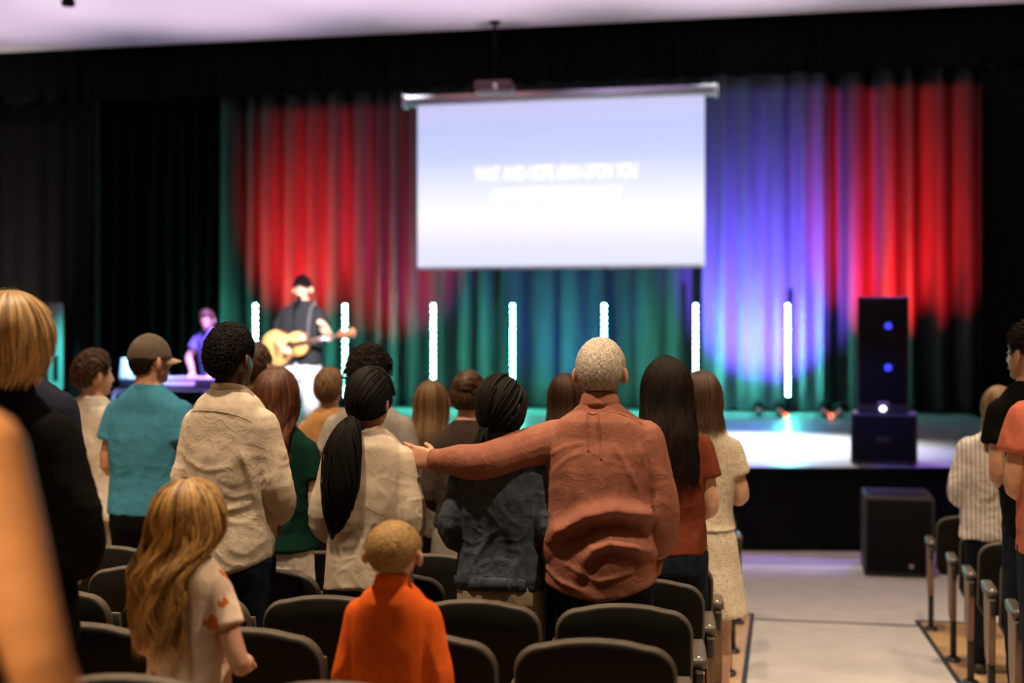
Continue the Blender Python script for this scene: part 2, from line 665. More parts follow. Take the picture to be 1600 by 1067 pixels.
grid(b, [[(x, stage_edge(x) + .02, STAGE_Z - .001) for x in xs]] + nose)
o = struct('wall_stage_front', b, M_BLACK)

# ceiling, proscenium and room walls
b = MB()
box(b, -14, 9, -4, 13.5, CEIL_Z, CEIL_Z + 0.25)
struct('ceiling', b, M_CEIL)
b = MB()
box(b, -14, -7.75, 13.75, 13.95, 0, 7.5)
struct('wall_front_left', b, M_BLACK)
b = MB()
box(b, 2.15, 9, 13.75, 13.95, 0, 7.5)
struct('wall_front_right', b, M_BLACK)
b = MB()
box(b, -7.75, 2.15, 13.8, 13.95, 4.95, 7.5)
struct('wall_front_top', b, M_BLACK)
b = MB()
box(b, -14.2, -14, -4, 24.4, -.2, 7.5)
struct('wall_left', b, M_WALL)
b = MB()
box(b, 9, 9.2, -4, 24.4, -.2, 7.5)
struct('wall_right', b, M_WALL)
b = MB()
box(b, -14, 9, 24.2, 24.4, -.2, 7.5)
struct('wall_back', b, M_BLACK)
b = MB()
box(b, -14.2, 9.2, -4.2, -4, 0, 5.6)
struct('wall_rear', b, M_WALL)
b = MB()
box(b, -14, 9, 13.95, 24.2, 7.3, 7.5)
struct('ceiling_stage', b, M_BLACK)

# ------------------------------------------------------------------ curtains


def curtain(name, label, x0, x1, y, z0, z1, wave, amp, m, seed=0, ragged=0.0, cat='curtain'):
    """pleated drape hung along x; real folds"""
    r = random.Random(seed)
    xs_, ys_ = [], []
    x = x0
    steps = 10
    while x < x1:
        w = wave * r.uniform(0.6, 1.45)
        a = amp * r.uniform(0.55, 1.25)
        sk = r.uniform(-0.18, 0.18)
        for i in range(steps):
            t = i / steps
            xs_.append(x + w * (t + sk * math.sin(2 * math.pi * t) * 0.35))
            c = math.cos(2 * math.pi * t)
            ys_.append(y - a * math.copysign(abs(c) ** 0.7, c))
        x += w
    xs_ = np.array(xs_)
    ys_ = np.array(ys_)
    xs_ = x0 + (xs_ - xs_[0]) * (x1 - x0) / (xs_[-1] - xs_[0])
    b = MB()
    rows = []
    nz = 14
    for i in range(nz + 1):
        t = i / nz
        z = z1 + (z0 - z1) * t
        amp_t = 0.72 + 0.38 * t
        q = np.stack([xs_ * 1.3, np.full_like(xs_, t * 1.5 + seed), np.zeros_like(xs_)], 1)
        wob = pn(q, seed) * 0.05 * t
        yy = y + (ys_ - y) * amp_t + wob
        zz = np.full_like(xs_, z)
        if i == nz and ragged:
            zz = z + ragged * np.cos((xs_ - x0) * 2 * math.pi / (wave * 1.7))
        rows.append([(xs_[k], yy[k], zz[k]) for k in range(len(xs_))])
    grid(b, rows)
    o = b.build(name, m)
    s = o.modifiers.new('s', 'SOLIDIFY')
    s.thickness = 0.008
    tag(o, label, cat)
    return o


YB = 22.6
xa, xb_, xc, xd, xe, xf = x_at(140, YB) - 1.0, x_at(348, YB), x_at(640, YB), x_at(1112, YB), x_at(1286, YB), x_at(1560, YB)
ZT = 6.6
curtain('stage_curtain', 'backdrop drape coloured near black as shade at the far left of the stage', xa, xb_, YB, STAGE_Z + .02, ZT, .34, .10, M_SIDE_SHADE, 1)  # unlit end of the backdrop: its shade is put into the cloth colour
curtain('stage_curtain', 'backdrop drape lit deep red behind the guitarist', xb_, xc, YB, STAGE_Z + .02, ZT, .42, .12, M_BACKDROP, 2)
curtain('stage_curtain', 'backdrop drape lit teal green behind and below the screen', xc, xd, YB, STAGE_Z + .02, ZT, .55, .085, M_BACKDROP, 3)
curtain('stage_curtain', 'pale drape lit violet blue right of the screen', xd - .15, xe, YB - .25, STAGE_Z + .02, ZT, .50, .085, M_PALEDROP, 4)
curtain('stage_curtain', 'backdrop drape lit red in deep folds behind the speaker tower', xe, xf + 1.2, YB, STAGE_Z + .02, ZT, .46, .20, M_BACKDROP, 5)
curtain('valance', 'black pleated valance hanging below the ceiling edge across the stage', -9.9, 3.4, 13.62, 4.765, CEIL_Z + .6, .22, .035, M_BLACKFAB, 6, ragged=.012, cat='valance')
curtain('side_curtain', 'black side drape at the left edge of the stage opening', -10.6, -7.6, 13.62, STAGE_Z + .01, 4.75, .26, .06, M_SIDE_SHADE, 7)
curtain('side_curtain', 'black side drape at the right edge of the stage opening', 1.98, 4.8, 13.62, 0.02, 4.75, .26, .06, M_BLACKFAB, 8)

# ------------------------------------------------------------------ projection screen
SY = 17.0
sx0, sx1 = x_at(652.5, SY), x_at(1101, SY)
sz0, sz1 = CAMZ + .969 - .0, CAMZ + 3.16
scx = (sx0 + sx1) / 2
scr = empty('projection_screen', (scx, SY, sz0), 0, 'large white projection screen showing two lines of white lyrics on lavender', 'screen')
hw, hh = (sx1 - sx0) / 2, sz1 - sz0
m = bpy.data.materials.new('projected_image')
m.use_nodes = True
nt = m.node_tree
bs = nt.nodes['Principled BSDF']
bs.inputs['Base Color'].default_value = (.25, .25, .25, 1)
bs.inputs['Roughness'].default_value = 0.9
tc = nt.nodes.new('ShaderNodeTexCoord')
sp = nt.nodes.new('ShaderNodeSeparateXYZ')
nt.links.new(tc.outputs['Object'], sp.inputs[0])
mr = nt.nodes.new('ShaderNodeMapRange')
mr.inputs[1].default_value = 0
mr.inputs[2].default_value = hh
nt.links.new(sp.outputs['Z'], mr.inputs[0])
cr = nt.nodes.new('ShaderNodeValToRGB')
e = cr.color_ramp.elements
e[0].position, e[0].color = 0.0, (.74, .77, .95, 1)
e[1].position, e[1].color = 1.0, (.60, .58, .90, 1)
for p_, c_ in ((.12, (.80, .80, .97, 1)), (.24, (.98, .93, .99, 1)), (.33, (.98, .98, 1, 1)), (.50, (.80, .84, .99, 1)), (.66, (.60, .66, .96, 1)), (.84, (.52, .58, .92, 1))):
    q = e.new(p_)
    q.color = c_
nt.links.new(mr.outputs[0], cr.inputs[0])
nt.links.new(cr.outputs[0], bs.inputs['Emission Color'])
bs.inputs['Emission Strength'].default_value = 1.0
b = MB()
box(b, -hw, hw, -.004, .004, 0, hh)
b.build('screen_fabric', m, scr, False)
b = MB()
box(b, -hw - .005, hw + .005, -.014, .014, -.035, 0.004, .008)
b.build('bottom_bar', M_WHITE, scr)
b = MB()
hx0, hx1 = x_at(632, SY) - scx, x_at(1119, SY) - scx
tube(b, [(hx0, .02, hh + .06), (hx1, .02, hh + .06)], .075, 18, 1, False)
b.build('screen_housing', M_WHITE, scr)
for xx in (hx0 + .5, hx1 - .5):
    b = MB()
    tube(b, [(xx, .02, hh + .06), (xx, .02, 7.295 - sz0)], .006, 8, 1, False)
    b.build('cable', M_BLACK, scr)
for sgn, xx in ((-1, hx0), (1, hx1)):
    b = MB()
    box(b, xx - .015, xx + .015, -.07, .11, hh - .03, hh + .15, .01)
    b.build('end_cap', M_WHITE, scr)
M_TEXT = mat('projected_lyrics', (1, 1, 1), emit=(1, 1, 1), estr=1.15)
for txt, pxa, pxb, pyt, pyb in (('WAIT AND HOPE LEAN UPON YOU', 742, 996, 257, 280), ('ALWAYS TRUSTING IN YOU', 768, 969, 292, 312)):
    fc = bpy.data.curves.new('lyrics', 'FONT')
    fc.body = txt
    fc.align_x = 'CENTER'
    fc.align_y = 'CENTER'
    fc.offset = 0.02
    fo = bpy.data.objects.new('temp', fc)
    COL.objects.link(fo)
    me = bpy.data.meshes.new_from_object(fo.evaluated_get(bpy.context.evaluated_depsgraph_get()))
    bpy.data.objects.remove(fo)
    co = get_co(me)
    w_ = co[:, 0].max() - co[:, 0].min()
    h_ = co[:, 1].max() - co[:, 1].min()
    xA, xB = x_at(pxa, SY) - scx, x_at(pxb, SY) - scx
    D_ = depth(scx, SY)
    zT_, zB_ = z_at(pyt, D_) - sz0, z_at(pyb, D_) - sz0
    n_ = np.empty_like(co)
    n_[:, 0] = (xA + xB) / 2 + (co[:, 0] - (co[:, 0].max() + co[:, 0].min()) / 2) * (xB - xA) / w_
    n_[:, 1] = -.006
    n_[:, 2] = (zT_ + zB_) / 2 + (co[:, 1] - (co[:, 1].max() + co[:, 1].min()) / 2) * (zT_ - zB_) / h_
    set_co(me, n_)
    link('lyric_line', me, M_TEXT, scr)

# projector on its pole in front of the valance
PY = 13.2
pjx = x_at(773, PY)
pjd = depth(pjx, PY)
pjz = z_at(146, pjd)
pj = empty('projector', (pjx, PY, pjz), math.radians(6), 'small dark projector on a ceiling pole over the screen', 'projector')
M_PROJ = mat('projector_casing', (0.10, 0.05, 0.055), rough=0.4)
b = MB()
box(b, -.20, .20, -.16, .16, 0, .115, .025)
b.build('casing', M_PROJ, pj)
b = MB()
tube(b, [(.05, .1, .055), (.05, .2, .055)], .035, 16, 1, False)
b.build('lens', M_CHROME, pj)
b = MB()
tube(b, [(.02, -.15, .05), (.02, -.172, .05)], .028, 14, 1, False)
b.build('rear_knob', M_CHROME, pj)
b = MB()
tube(b, [(0, 0, .11), (0, 0, CEIL_Z - pjz)], .016, 12, 1, False)
b.build('pole', M_BLACK, pj)
b = MB()
tube(b, [(0, 0, CEIL_Z - pjz - .02), (0, 0, CEIL_Z - pjz)], .06, 16, 1, False)
b.build('ceiling_plate', M_BLACK, pj)

# dark fixture on the ceiling at the top left of the view
fx, fy = at(105, 12.55)
cf = empty('ceiling_spotlight', (fx, fy, CEIL_Z), 0, 'small black spotlight fixture on the pale ceiling at upper left', 'light')
b = MB()
tube(b, [(0, 0, 0), (0, 0, -.03)], .045, 16, 1, False)
b.build('mount', M_BLACK, cf)
b = MB()
tube(b, [(-.05, .03, -.045), (.06, -.03, -.06)], [.035, .045], 16, 1, False)
b.build('lamp_head', M_BLACK, cf)

# ------------------------------------------------------------------ stage lights: LED batons and floor uplights
LY = 22.1
led_mb = MB()
ball(led_mb, (0, 0, 0), .022, n=10, m=6)
led_me = led_mb.mesh('led')
led_me.materials.append(M_LED)
bar_names = ('leftmost teal LED baton, left of the guitarist', 'teal LED baton just right of the guitarist', 'teal LED baton under the left end of the screen',
             'teal LED baton under the middle of the screen, above the denim jacket', 'teal LED baton directly above the rust shirted person', 'teal LED baton under the right end of the screen',
             'teal LED baton in front of the violet drape, standing free to its foot')
for i, px in enumerate((399, 539, 677, 801, 944, 1087, 1231)):
    bx = x_at(px, LY)
    D_ = depth(bx, LY)
    zt, zb = z_at(478, D_), z_at(616, D_)
    t = empty('light_baton', (bx, LY, STAGE_Z), 0, bar_names[i], 'light', 'teal LED batons along the back of the stage')
    b = MB()
    tube(b, [(0, 0, 0), (0, 0, .025)], [.15, .14], 20, 1, False)
    b.build('base', M_BLACK, t)
    b = MB()
    box(b, -.035, .035, .02, .06, .02, zt - STAGE_Z + .05, .008)
    b.build('housing', M_BLACK, t)
    for k in range(16):
        z = zb + (zt - zb) * k / 15 - STAGE_Z
        l = bpy.data.objects.new('led', led_me)
        COL.objects.link(l)
        l.parent = t
        l.location = (0, 0, z)

for i, (px, lab) in enumerate(((1186, 'floor uplight left of the free standing LED baton'), (1218, 'floor uplight at the foot of the free standing LED baton'),
                               (1288, 'floor uplight left of the speaker tower, third along the drape'), (1313, 'floor uplight nearest the speaker tower'))):
    ux = x_at(px, 20.9)
    t = empty('floor_uplight', (ux, 20.9, STAGE_Z), 0, lab, 'light', 'floor uplights at the foot of the drape')
    b = MB()
    tube(b, [(0, -.06, .10), (0, .10, .17)], [.085, .10], 18, 1, False)
    b.build('can', M_BLACK, t)
    b = MB()
    box(b, -.13, -.115, -.03, .03, 0, .15, .004)
    box(b, .115, .13, -.03, .03, 0, .15, .004)
    box(b, -.13, .13, -.05, .05, 0, .012, .004)
    b.build('yoke', M_BLACK, t)
    b = MB()
    tube(b, [(0, -.066, .10), (0, -.058, .103)], .065, 16, 1, False)
    b.build('rear_plate', M_CHROME, t)
    if i in (1, 2):
        b = MB()
        ball(b, (.10, -.08, .045), .028)
        b.build('indicator', M_REDLED, t)

# ------------------------------------------------------------------ loudspeakers


def speaker_tower(name, label, x, y, z, w, d, h, rz, gm=None):
    t = empty(name, (x, y, z), rz, label, 'speaker')
    b = MB()
    box(b, -w / 2, w / 2, 0, d, 0, h, .012)
    b.build('cabinet', M_SPK, t)
    b = MB()
    box(b, -w / 2 + .015, w / 2 - .015, -.012, .004, .09, h - .02, .006)
    b.build('grille', gm or M_GRILLE, t)
    return t


rx_, ry_ = at(1381, 12.72)
sub = empty('subwoofer', (rx_, ry_, STAGE_Z), math.radians(-5), 'black subwoofer box on the stage under the speaker tower', 'speaker')
b = MB()
box(b, -.315, .315, 0, .60, .02, .505, .012)
b.build('cabinet', M_SPK, sub)
b = MB()
box(b, -.295, .295, -.012, .004, .045, .485, .006)
b.build('grille', M_GRILLE, sub)
b = MB()
box(b, -.075, .06, -.018, -.006, .22, .275, .008)
b.build('badge', mat('badge_black', (.004, .004, .005), rough=.3), sub)
for fx_ in (-.25, .25):
    b = MB()
    tube(b, [(fx_, .08, 0), (fx_, .08, .025)], .03, 12, 1, False)
    b.build('foot', M_BLACK, sub)
b = MB()
box(b, -.325, -.312, .2, .36, .26, .33, .01)
b.build('side_handle', M_BLACK, sub)

tx_, ty_ = at(1380, 12.80)
tw = speaker_tower('speaker_tower', 'tall black loudspeaker column standing on the subwoofer at stage right', tx_, ty_ + .03, STAGE_Z + .505, .49, .5, 1.15, math.radians(-5))
for zz in (.45, .86):
    b = MB()
    ball(b, (.05, -.014, zz), (.035, .006, .035))
    b.build('indicator', M_BLUELED, tw)
b = MB()
ball(b, (.0, -.016, .045), (.028, .008, .024))
b.build('power_lamp', M_WHITELED, tw)
b = MB()
box(b, -.05, .06, -.018, -.008, .085, .115, .003)
b.build('badge', mat('badge_grey', (.35, .25, .32), rough=.4), tw)

gx_, gy_ = at(1405, 11.18)
fs = empty('floor_subwoofer', (gx_, gy_, 0), math.radians(-1), 'large black subwoofer cabinet on the carpet before the stage', 'speaker')
b = MB()
box(b, -.29, .29, 0, .72, .015, .69, .012)
b.build('cabinet', M_SPK, fs)
b = MB()
box(b, -.27, .27, -.012, .004, .04, .665, .006)
b.build('grille', M_GRILLE, fs)
b = MB()
ball(b, (.10, -.015, .10), (.022, .006, .022))
b.build('badge', mat('badge_grey'  , (.35, .25, .32)), fs)
b = MB()
grid(b, [[(x, y, .691) for x in np.linspace(-.25, .25, 3)] for y in (.05, .65)])
b.build('top_mesh', mat('perforated_top', (.06, .06, .08), rough=.4, metal=.5, bump=.5, bscale=300), fs)

lx_, ly_ = at(86, 14.15)
lt = speaker_tower('speaker_tower', 'slim loudspeaker column lit teal and blue on the left of the stage', lx_, ly_, STAGE_Z, .20, .20, 1.64, math.radians(58), mat('column_grille', (.16, .16, .17), rough=.6, bump=.4, bscale=400))
b = MB()
box(b, -.03, .03, -.02, -.010, .78, 1.06, .004)
b.build('horn_slot', M_BLACK, lt)

# ------------------------------------------------------------------ theatre seats
SEATW = 0.515


def seat_meshes():
    out = {}
    # backrest shell: rounded top, slightly dished, leaning back
    hw, z0, z1, r = .236, .40, .83, .085
    outline = [(-hw + .03, z0), (-hw, z0 + .06)]
    outline += [(-hw, z1 - r - .02)]
    for a in np.linspace(180, 90, 7):
        outline.append((-hw + r + r * math.cos(math.radians(a)), z1 - r + r * math.sin(math.radians(a)) - .018))
    for x in (-.09, -.045, 0, .045, .09):
        outline.append((x, z1 - .018 + .018 * (1 - (x / .161) ** 2)))
    for a in np.linspace(90, 0, 7):
        outline.append((hw - r + r * math.cos(math.radians(a)), z1 - r + r * math.sin(math.radians(a)) - .018))
    outline += [(hw, z1 - r - .02), (hw, z0 + .06), (hw - .03, z0)]

    def ringy(inset, y):
        cx, cz = 0, (z0 + z1) / 2
        L = []
        for x, z in outline:
            sx = (hw - inset) / hw
            sz = ((z1 - z0) / 2 - inset) / ((z1 - z0) / 2)
            X, Z = x * sx, cz + (z - cz) * sz
            lean = -(Z - .45) * .22
            L.append((X, y + lean + .9 * X * X * -.25 + .0, Z))
        return L
    b = MB()
    rings = [ringy(.06, .004), ringy(.030, -.002), ringy(.018, .001), ringy(.008, .008), ringy(.002, .020), ringy(0, .034), ringy(.003, .044), ringy(.012, .05), ringy(.07, .052)]
    loft(b, rings)
    out['backrest'] = (b.mesh('backrest'), M_SEATSHELL)
    b = MB()
    rings = [ringy(.009, .010), ringy(.010, .002), ringy(.016, -.003), ringy(.10, -.007)]
    loft(b, rings)
    out['back_panel'] = (b.mesh('back_panel'), M_SEATBACK)
    b = MB()
    rings = [ringy(.014, .048), ringy(.016, .07), ringy(.03, .088), ringy(.09, .095)]
    loft(b, rings)
    out['back_cushion'] = (b.mesh('back_cushion'), M_SEATFAB)
    # folded-up seat pan
    b = MB()
    box(b, -.21, .21, .10, .19, .38, .70, .035, Matrix.Rotation(math.radians(6), 4, 'X'))
    out['seat'] = (b.mesh('seat'), M_SEATFAB)
    b = MB()
    box(b, -.20, .20, .19, .205, .40, .69, .007, Matrix.Rotation(math.radians(6), 4, 'X'))
    out['seat_pan'] = (b.mesh('seat_pan'), M_SEATSHELL)
    # arm pad
    b = MB()
    rings = []
    for y, w, t in ((.0, .018, .010), (.008, .027, .018), (.03, .030, .021), (.18, .030, .021), (.31, .027, .018), (.335, .02, .012)):
        rings.append([(x, y, z) for x, z in ((-w, -t), (w, -t), (w * 1.0, t * .5), (w * .75, t), (-w * .75, t), (-w, t * .5))])
    loft(b, rings)
    out['armrest'] = (b.mesh('armrest'), M_ARM)
    b = MB()
    ball(b, (0, .022, .018), (.0085, .0085, .006))
    out['bolt'] = (b.mesh('bolt'), M_BOLT)
    # standard: post and foot
    b = MB()
    box(b, -.018, .018, .10, .15, .012, .60, .006)
    box(b, -.014, .014, .02, .28, .50, .58, .006)
    out['standard'] = (b.mesh('standard'), M_SEATMETAL)
    b = MB()
    rings = []
    for z, s in ((0, 1), (.01, 1), (.02, .6)):
        rings.append(ring((0, .125, z), (.045 * s, 0, 0), (0, .085 * s, 0), 16))
    loft(b, rings)
    out['foot'] = (b.mesh('foot'), M_SEATMETAL)
    # aisle end panel
    b = MB()
    rings = []
    for z, y0, y1 in ((.24, .10, .19), (.26, .07, .24), (.34, .045, .28), (.54, .03, .31), (.575, .03, .32)):
        rings.append([(-.016, y0, z), (.016, y0, z), (.016, y1, z), (-.016, y1, z)])
    loft(b, rings)
    out['end_panel'] = (b.mesh('end_panel', False), M_PANEL)
    for k, (me, mt) in out.items():
        me.materials.append(mt)
    return out


SM = seat_meshes()
ARM_H = 0.60


def part(name, parent, loc=(0, 0, 0)):
    o = bpy.data.objects.new(name, SM[name][0])
    COL.objects.link(o)
    o.parent = parent
    o.location = loc
    return o


ARM_Y = [4.95 - .44, 5.67 - .44, 6.39 - .44, 7.11 - .44, 7.83 - .44, 8.55 - .44, 9.72 - .44]   # back-top line at the aisle, rows 0..6
SEATS = {}


def theatre_seat(x, y, rz, label, arm_sides=(1,), panel=0, group='theatre seats'):
    t = empty('theatre_seat', (x, y, floor_z(y + .1)), rz, label, 'seat', group)
    for n in ('backrest', 'back_panel', 'back_cushion', 'seat', 'seat_pan'):
        part(n, t)
    for s in arm_sides:
        ax = s * SEATW / 2
        a = part('armrest', t, (ax, .06, ARM_H))
        if panel == s:
            b_ = part('bolt', a)
            part('end_panel', t, (ax + s * .004, 0, 0))
        part('standard', t, (ax, 0, 0))
        f_ = part('foot', t, (ax, 0, 0))
        if panel != s:
            a.scale = (.62, .85, 1)
            f_.scale = (.45, 1, 1)
    return t


TAU = 0.0857
SEAT_LABELS = {
    ('L', -2, 1): 'dark theatre seat along the bottom edge between the girl and the boy',
    ('L', -2, 2): 'dark theatre seat along the bottom edge right below the girl in the floral dress',
    ('L', -1, 0): 'nearest dark theatre seat at the bottom, right of the boy, below the rust shirt',
    ('L', -1, 1): 'dark theatre seat partly behind the boy in orange, at his right shoulder',
    ('L', -1, 2): 'dark theatre seat between the girl and the boy in orange',
    ('L', -1, 3): 'dark theatre seat low at left between the black jacket and the girl',
    ('L', 0, 0): 'dark theatre seat directly behind the person in the faded rust shirt',
    ('L', 0, 1): 'dark theatre seat directly behind the person in the grey denim jacket',
    ('L', 0, 2): 'dark theatre seat behind the oatmeal sweater, left of the head of the boy',
    ('L', 0, 3): 'dark theatre seat behind the beige shirt, seen beside the hair of the girl',
    ('L', 0, 4): 'dark theatre seat just right of the black jacket, left of the golden hair',
    ('L', 1, 0): 'dark theatre seat with aisle armrest behind the person in the rust top',
    ('L', 1, 1): 'dark theatre seat glimpsed between the denim jacket and the rust shirt',
    ('L', 1, 2): 'dark theatre seat right of the head of the boy, between sweater and denim jacket',
    ('L', 1, 3): 'dark theatre seat below the white shorts, left of the oatmeal sweater',
    ('L', 1, 4): 'dark theatre seat below the teal t-shirt, the lower one of two',
    ('L', 2, 0): 'aisle seat with armrest behind the person in the dotted dress',
    ('L', 2, 2): 'dark theatre seat glimpsed between the oatmeal sweater and the pale skirt',
    ('L', 2, 3): 'dark theatre seat glimpsed at the left edge of the oatmeal sweater under the green top',
    ('L', 2, 5): 'dark theatre seat below the teal t-shirt, the upper one of two',
    ('L', 4, 0): 'aisle seat of which only the post shows beside the dotted dress, nearer of two',
    ('L', 4, 4): 'dark theatre seat glimpsed beside the white shorts, beyond the next row',
    ('L', 5, 0): 'aisle seat of which only the post foot shows beside the dotted dress, farther of two',
    ('L', 6, 0): 'farthest aisle seat of the left block, by the carpet before the stage',
    ('R', 2, 0): 'aisle seat of the right block nearest the camera, at the right edge',
    ('R', 3, 0): 'second aisle seat of the right block from the right edge of the picture',
    ('R', 4, 0): 'aisle seat in the middle of the right block row ends, behind the striped shirt',
    ('R', 5, 0): 'aisle seat second from the stage in the right block',
    ('R', 6, 0): 'aisle seat of the right block nearest the stage, beside the floor subwoofer',
}


def seat_y(k):
    return (4.51 + .72 * k) if k < 6 else 9.28


# only seats that show; the rows behind the people stay empty where nothing can be seen
for (side, k, j), lab in SEAT_LABELS.items():
    if side == 'L':
        x = -.26 - SEATW / 2 - j * SEATW
        SEATS[(side, k, j)] = theatre_seat(x, seat_y(k) - TAU * (-.26 - x), math.atan(TAU), lab, (1,), 1 if j == 0 else 0, 'theatre seats of the left block')
    else:
        x = 1.045 + SEATW / 2 + j * SEATW
        SEATS[(side, k, j)] = theatre_seat(x, seat_y(k) + .07 - .05 * (x - 1.045), math.atan(-.05), lab, (-1,), -1 if j == 0 else 0, 'theatre seats of the right block')

# ------------------------------------------------------------------ people
SKIN_LIGHT = mat('skin_light', (0.62, 0.36, 0.25), rough=0.5, bump=0.06, bscale=220, var=0.08, vscale=25, spec=0.35)
SKIN_WARM = mat('skin_warm', (0.62, 0.27, 0.10), rough=0.5, bump=0.06, bscale=220, var=0.08, vscale=25, spec=0.35)
SKIN_TAN = mat('skin_tan', (0.50, 0.26, 0.16), rough=0.5, bump=0.08, bscale=220, var=0.10, vscale=25, spec=0.35)
SKIN_DARK = mat('skin_dark', (0.085, 0.045, 0.028), rough=0.45, bump=0.06, bscale=220, var=0.1, vscale=25, spec=0.4)
M_EYE = mat('eyeball', (0.8, 0.78, 0.75), rough=0.15)
M_IRIS = mat('iris', (0.06, 0.04, 0.03), rough=0.15)
M_LIP = mat('lips', (0.42, 0.15, 0.12), rough=0.45)
M_SHOE = mat('shoe_leather', (0.03, 0.025, 0.022), rough=0.5, var=0.2, vscale=30)
M_SHOEW = mat('shoe_white', (0.75, 0.75, 0.74), rough=0.5, var=0.1, vscale=30)

HC = Vector((0, -0.005, 1.645))       # centre of the head on a 1.75 m figure


def hand(mb, wrist, d, n, left, size=1.0, curl=12.0, spread=5.0, thumb_in=0.25, out=None):
    """palm, four unequal bent fingers, and a thumb from the side of the palm"""
    d = Vector(d).normalized()
    n = Vector(n)
    n = (n - d * n.dot(d)).normalized()
    lat = n.cross(d) * (1 if left else -1)
    w = Vector(wrist)
    s = size
    rings = []
    for t, hw_, th in ((-.012, .025, .019), (.0, .027, .018), (.03, .036, .017), (.06, .041, .0145), (.084, .040, .012), (.094, .034, .009)):
        rings.append(ring(w + d * t * s, lat * hw_ * s, n * th * s, 14, 2.6))
    loft(mb, rings)
    tips = {}
    for name, off, ln, r, sp, extra in (('index', .029, .074, .0086, 1, 0), ('middle', .010, .082, .009, .33, 2), ('ring', -.009, .075, .0085, -.4, 5), ('little', -.027, .058, .0074, -1.2, 9)):
        a = math.radians(spread * sp)
        fd = (d * math.cos(a) + lat * math.sin(a)).normalized()
        base = w + d * .078 * s + lat * off * s
        pts = [base]
        ang = 0.0
        cur = base
        for frac, c in ((.42, .6), (.32, 1.0), (.26, .8)):
            ang += math.radians((curl + extra) * c)
            v = fd * math.cos(ang) + n * math.sin(ang)
            cur = cur + v * ln * frac * s
            pts.append(cur)
        tube(mb, pts, [r * 1.08 * s, r * s, r * .93 * s, r * .78 * s], 10, 3)
        tips[name] = pts
    tb = w + d * .022 * s + lat * .024 * s
    td = (d * .70 + lat * .62 + n * thumb_in).normalized()
    p1 = tb + td * .036 * s
    p2 = p1 + (td * .8 + d * .35).normalized() * .030 * s
    p3 = p2 + (td * .65 + d * .55 + n * .1).normalized() * .024 * s
    tube(mb, [tb, p1, p2, p3], [.0135 * s, .0115 * s, .0102 * s, .0085 * s], 10, 3)
    return tips


def scalp(az, el, R):
    """point on the head ellipsoid; az 0 = back of the head, el in degrees"""
    a, e = np.radians(az), np.radians(el)
    return np.stack([R[0] * np.cos(e) * np.sin(a), -R[1] * np.cos(e) * np.cos(a), R[2] * np.sin(e)], -1)


def min_el(az):
    """hairline height (degrees of elevation) for short hair"""
    a = np.abs((az + 180) % 360 - 180)
    return np.interp(a, [0, 40, 58, 72, 84, 98, 108, 122, 140, 180], [-40, -39, -30, -6, 6, 4, -8, 14, 36, 40])


def ribbons(mb, tones, paths, width, normals_from=None, tone_lo=0.2, tone_hi=0.9, rnd=None):
    """paths: array (n, k, 3) of strand points -> flat tapering strands"""
    n, k, _ = paths.shape
    T = np.gradient(paths, axis=1)
    T /= np.linalg.norm(T, axis=2, keepdims=True) + 1e-9
    c = paths.copy() if normals_from is None else paths - np.asarray(normals_from)
    c[:, :, 2] *= 0.3
    N = c / (np.linalg.norm(c, axis=2, keepdims=True) + 1e-9)
    B = np.cross(T, N)
    B /= np.linalg.norm(B, axis=2, keepdims=True) + 1e-9
    prof = np.interp(np.linspace(0, 1, k), [0, .15, .7, 1], [.5, 1, .9, .15])
    w = (width * (0.6 + 0.8 * RNG.random(n)))[:, None, None] * prof[None, :, None] * 0.5
    A = paths - B * w
    C = paths + B * w
    M_ = paths + N * w * 0.5
    v = np.stack([A, M_, C], 2).reshape(-1, 3)
    base = len(mb.v)
    mb.v.extend(map(tuple, v.tolist()))
    idx = (np.arange(n)[:, None] * k + np.arange(k - 1)[None, :]) * 3 + base
    f1 = np.stack([idx, idx + 1, idx + 4, idx + 3], -1).reshape(-1, 4)
    f2 = np.stack([idx + 1, idx + 2, idx + 5, idx + 4], -1).reshape(-1, 4)
    mb.f.extend(map(tuple, f1.tolist()))
    mb.f.extend(map(tuple, f2.tolist()))
    tn = tone_lo + (tone_hi - tone_lo) * (RNG.random(n) if rnd is None else np.clip(rnd, 0, 1))
    grow = np.linspace(-.06, .10, k)
    tones.extend(np.clip(tn[:, None, None] + grow[None, :, None] + np.zeros((1, 1, 3)), 0, 1).reshape(-1).tolist())


def long_path(az, t, L, R, sp=0.0, back=0.02, wave=0.0, phase=0.0, wfreq=40.0, part_shift=0.0, tuck=0.0):
    """strand that follows the skull from the crown, then hangs; az,t arrays"""
    a = np.abs((az + 180) % 360 - 180)
    arc = 0.175
    kL = np.interp(a, [0, 95, 118, 132, 180], [1, 1, .75, 0, 0])
    Lz = L * kL - .076 * (1 - kL)
    q = t * (arc + Lz)
    el = 90 * (1 - np.clip(q / arc, 0, 1))
    p = scalp(az, el, R)
    dd = np.clip(q - arc, 0, None)
    ar = np.radians(az)
    k = sstep(dd, .05, .20)
    p[..., 0] *= 1 + sp * dd - tuck * sstep(dd, .02, .14)
    yb = -(R[1] + back) - .015 * np.cos(ar)
    p[..., 1] = p[..., 1] * (1 - k) + (np.minimum(p[..., 1], yb * .55 + p[..., 1] * .45)) * k - back * k
    p[..., 2] -= dd
    if np.any(wave):
        g = sstep(q, .08, .30)
        p[..., 0] += wave * g * np.sin(wfreq * q + phase)
        p[..., 1] += wave * .6 * g * np.cos(wfreq * q * .9 + phase * 1.3)
    return p


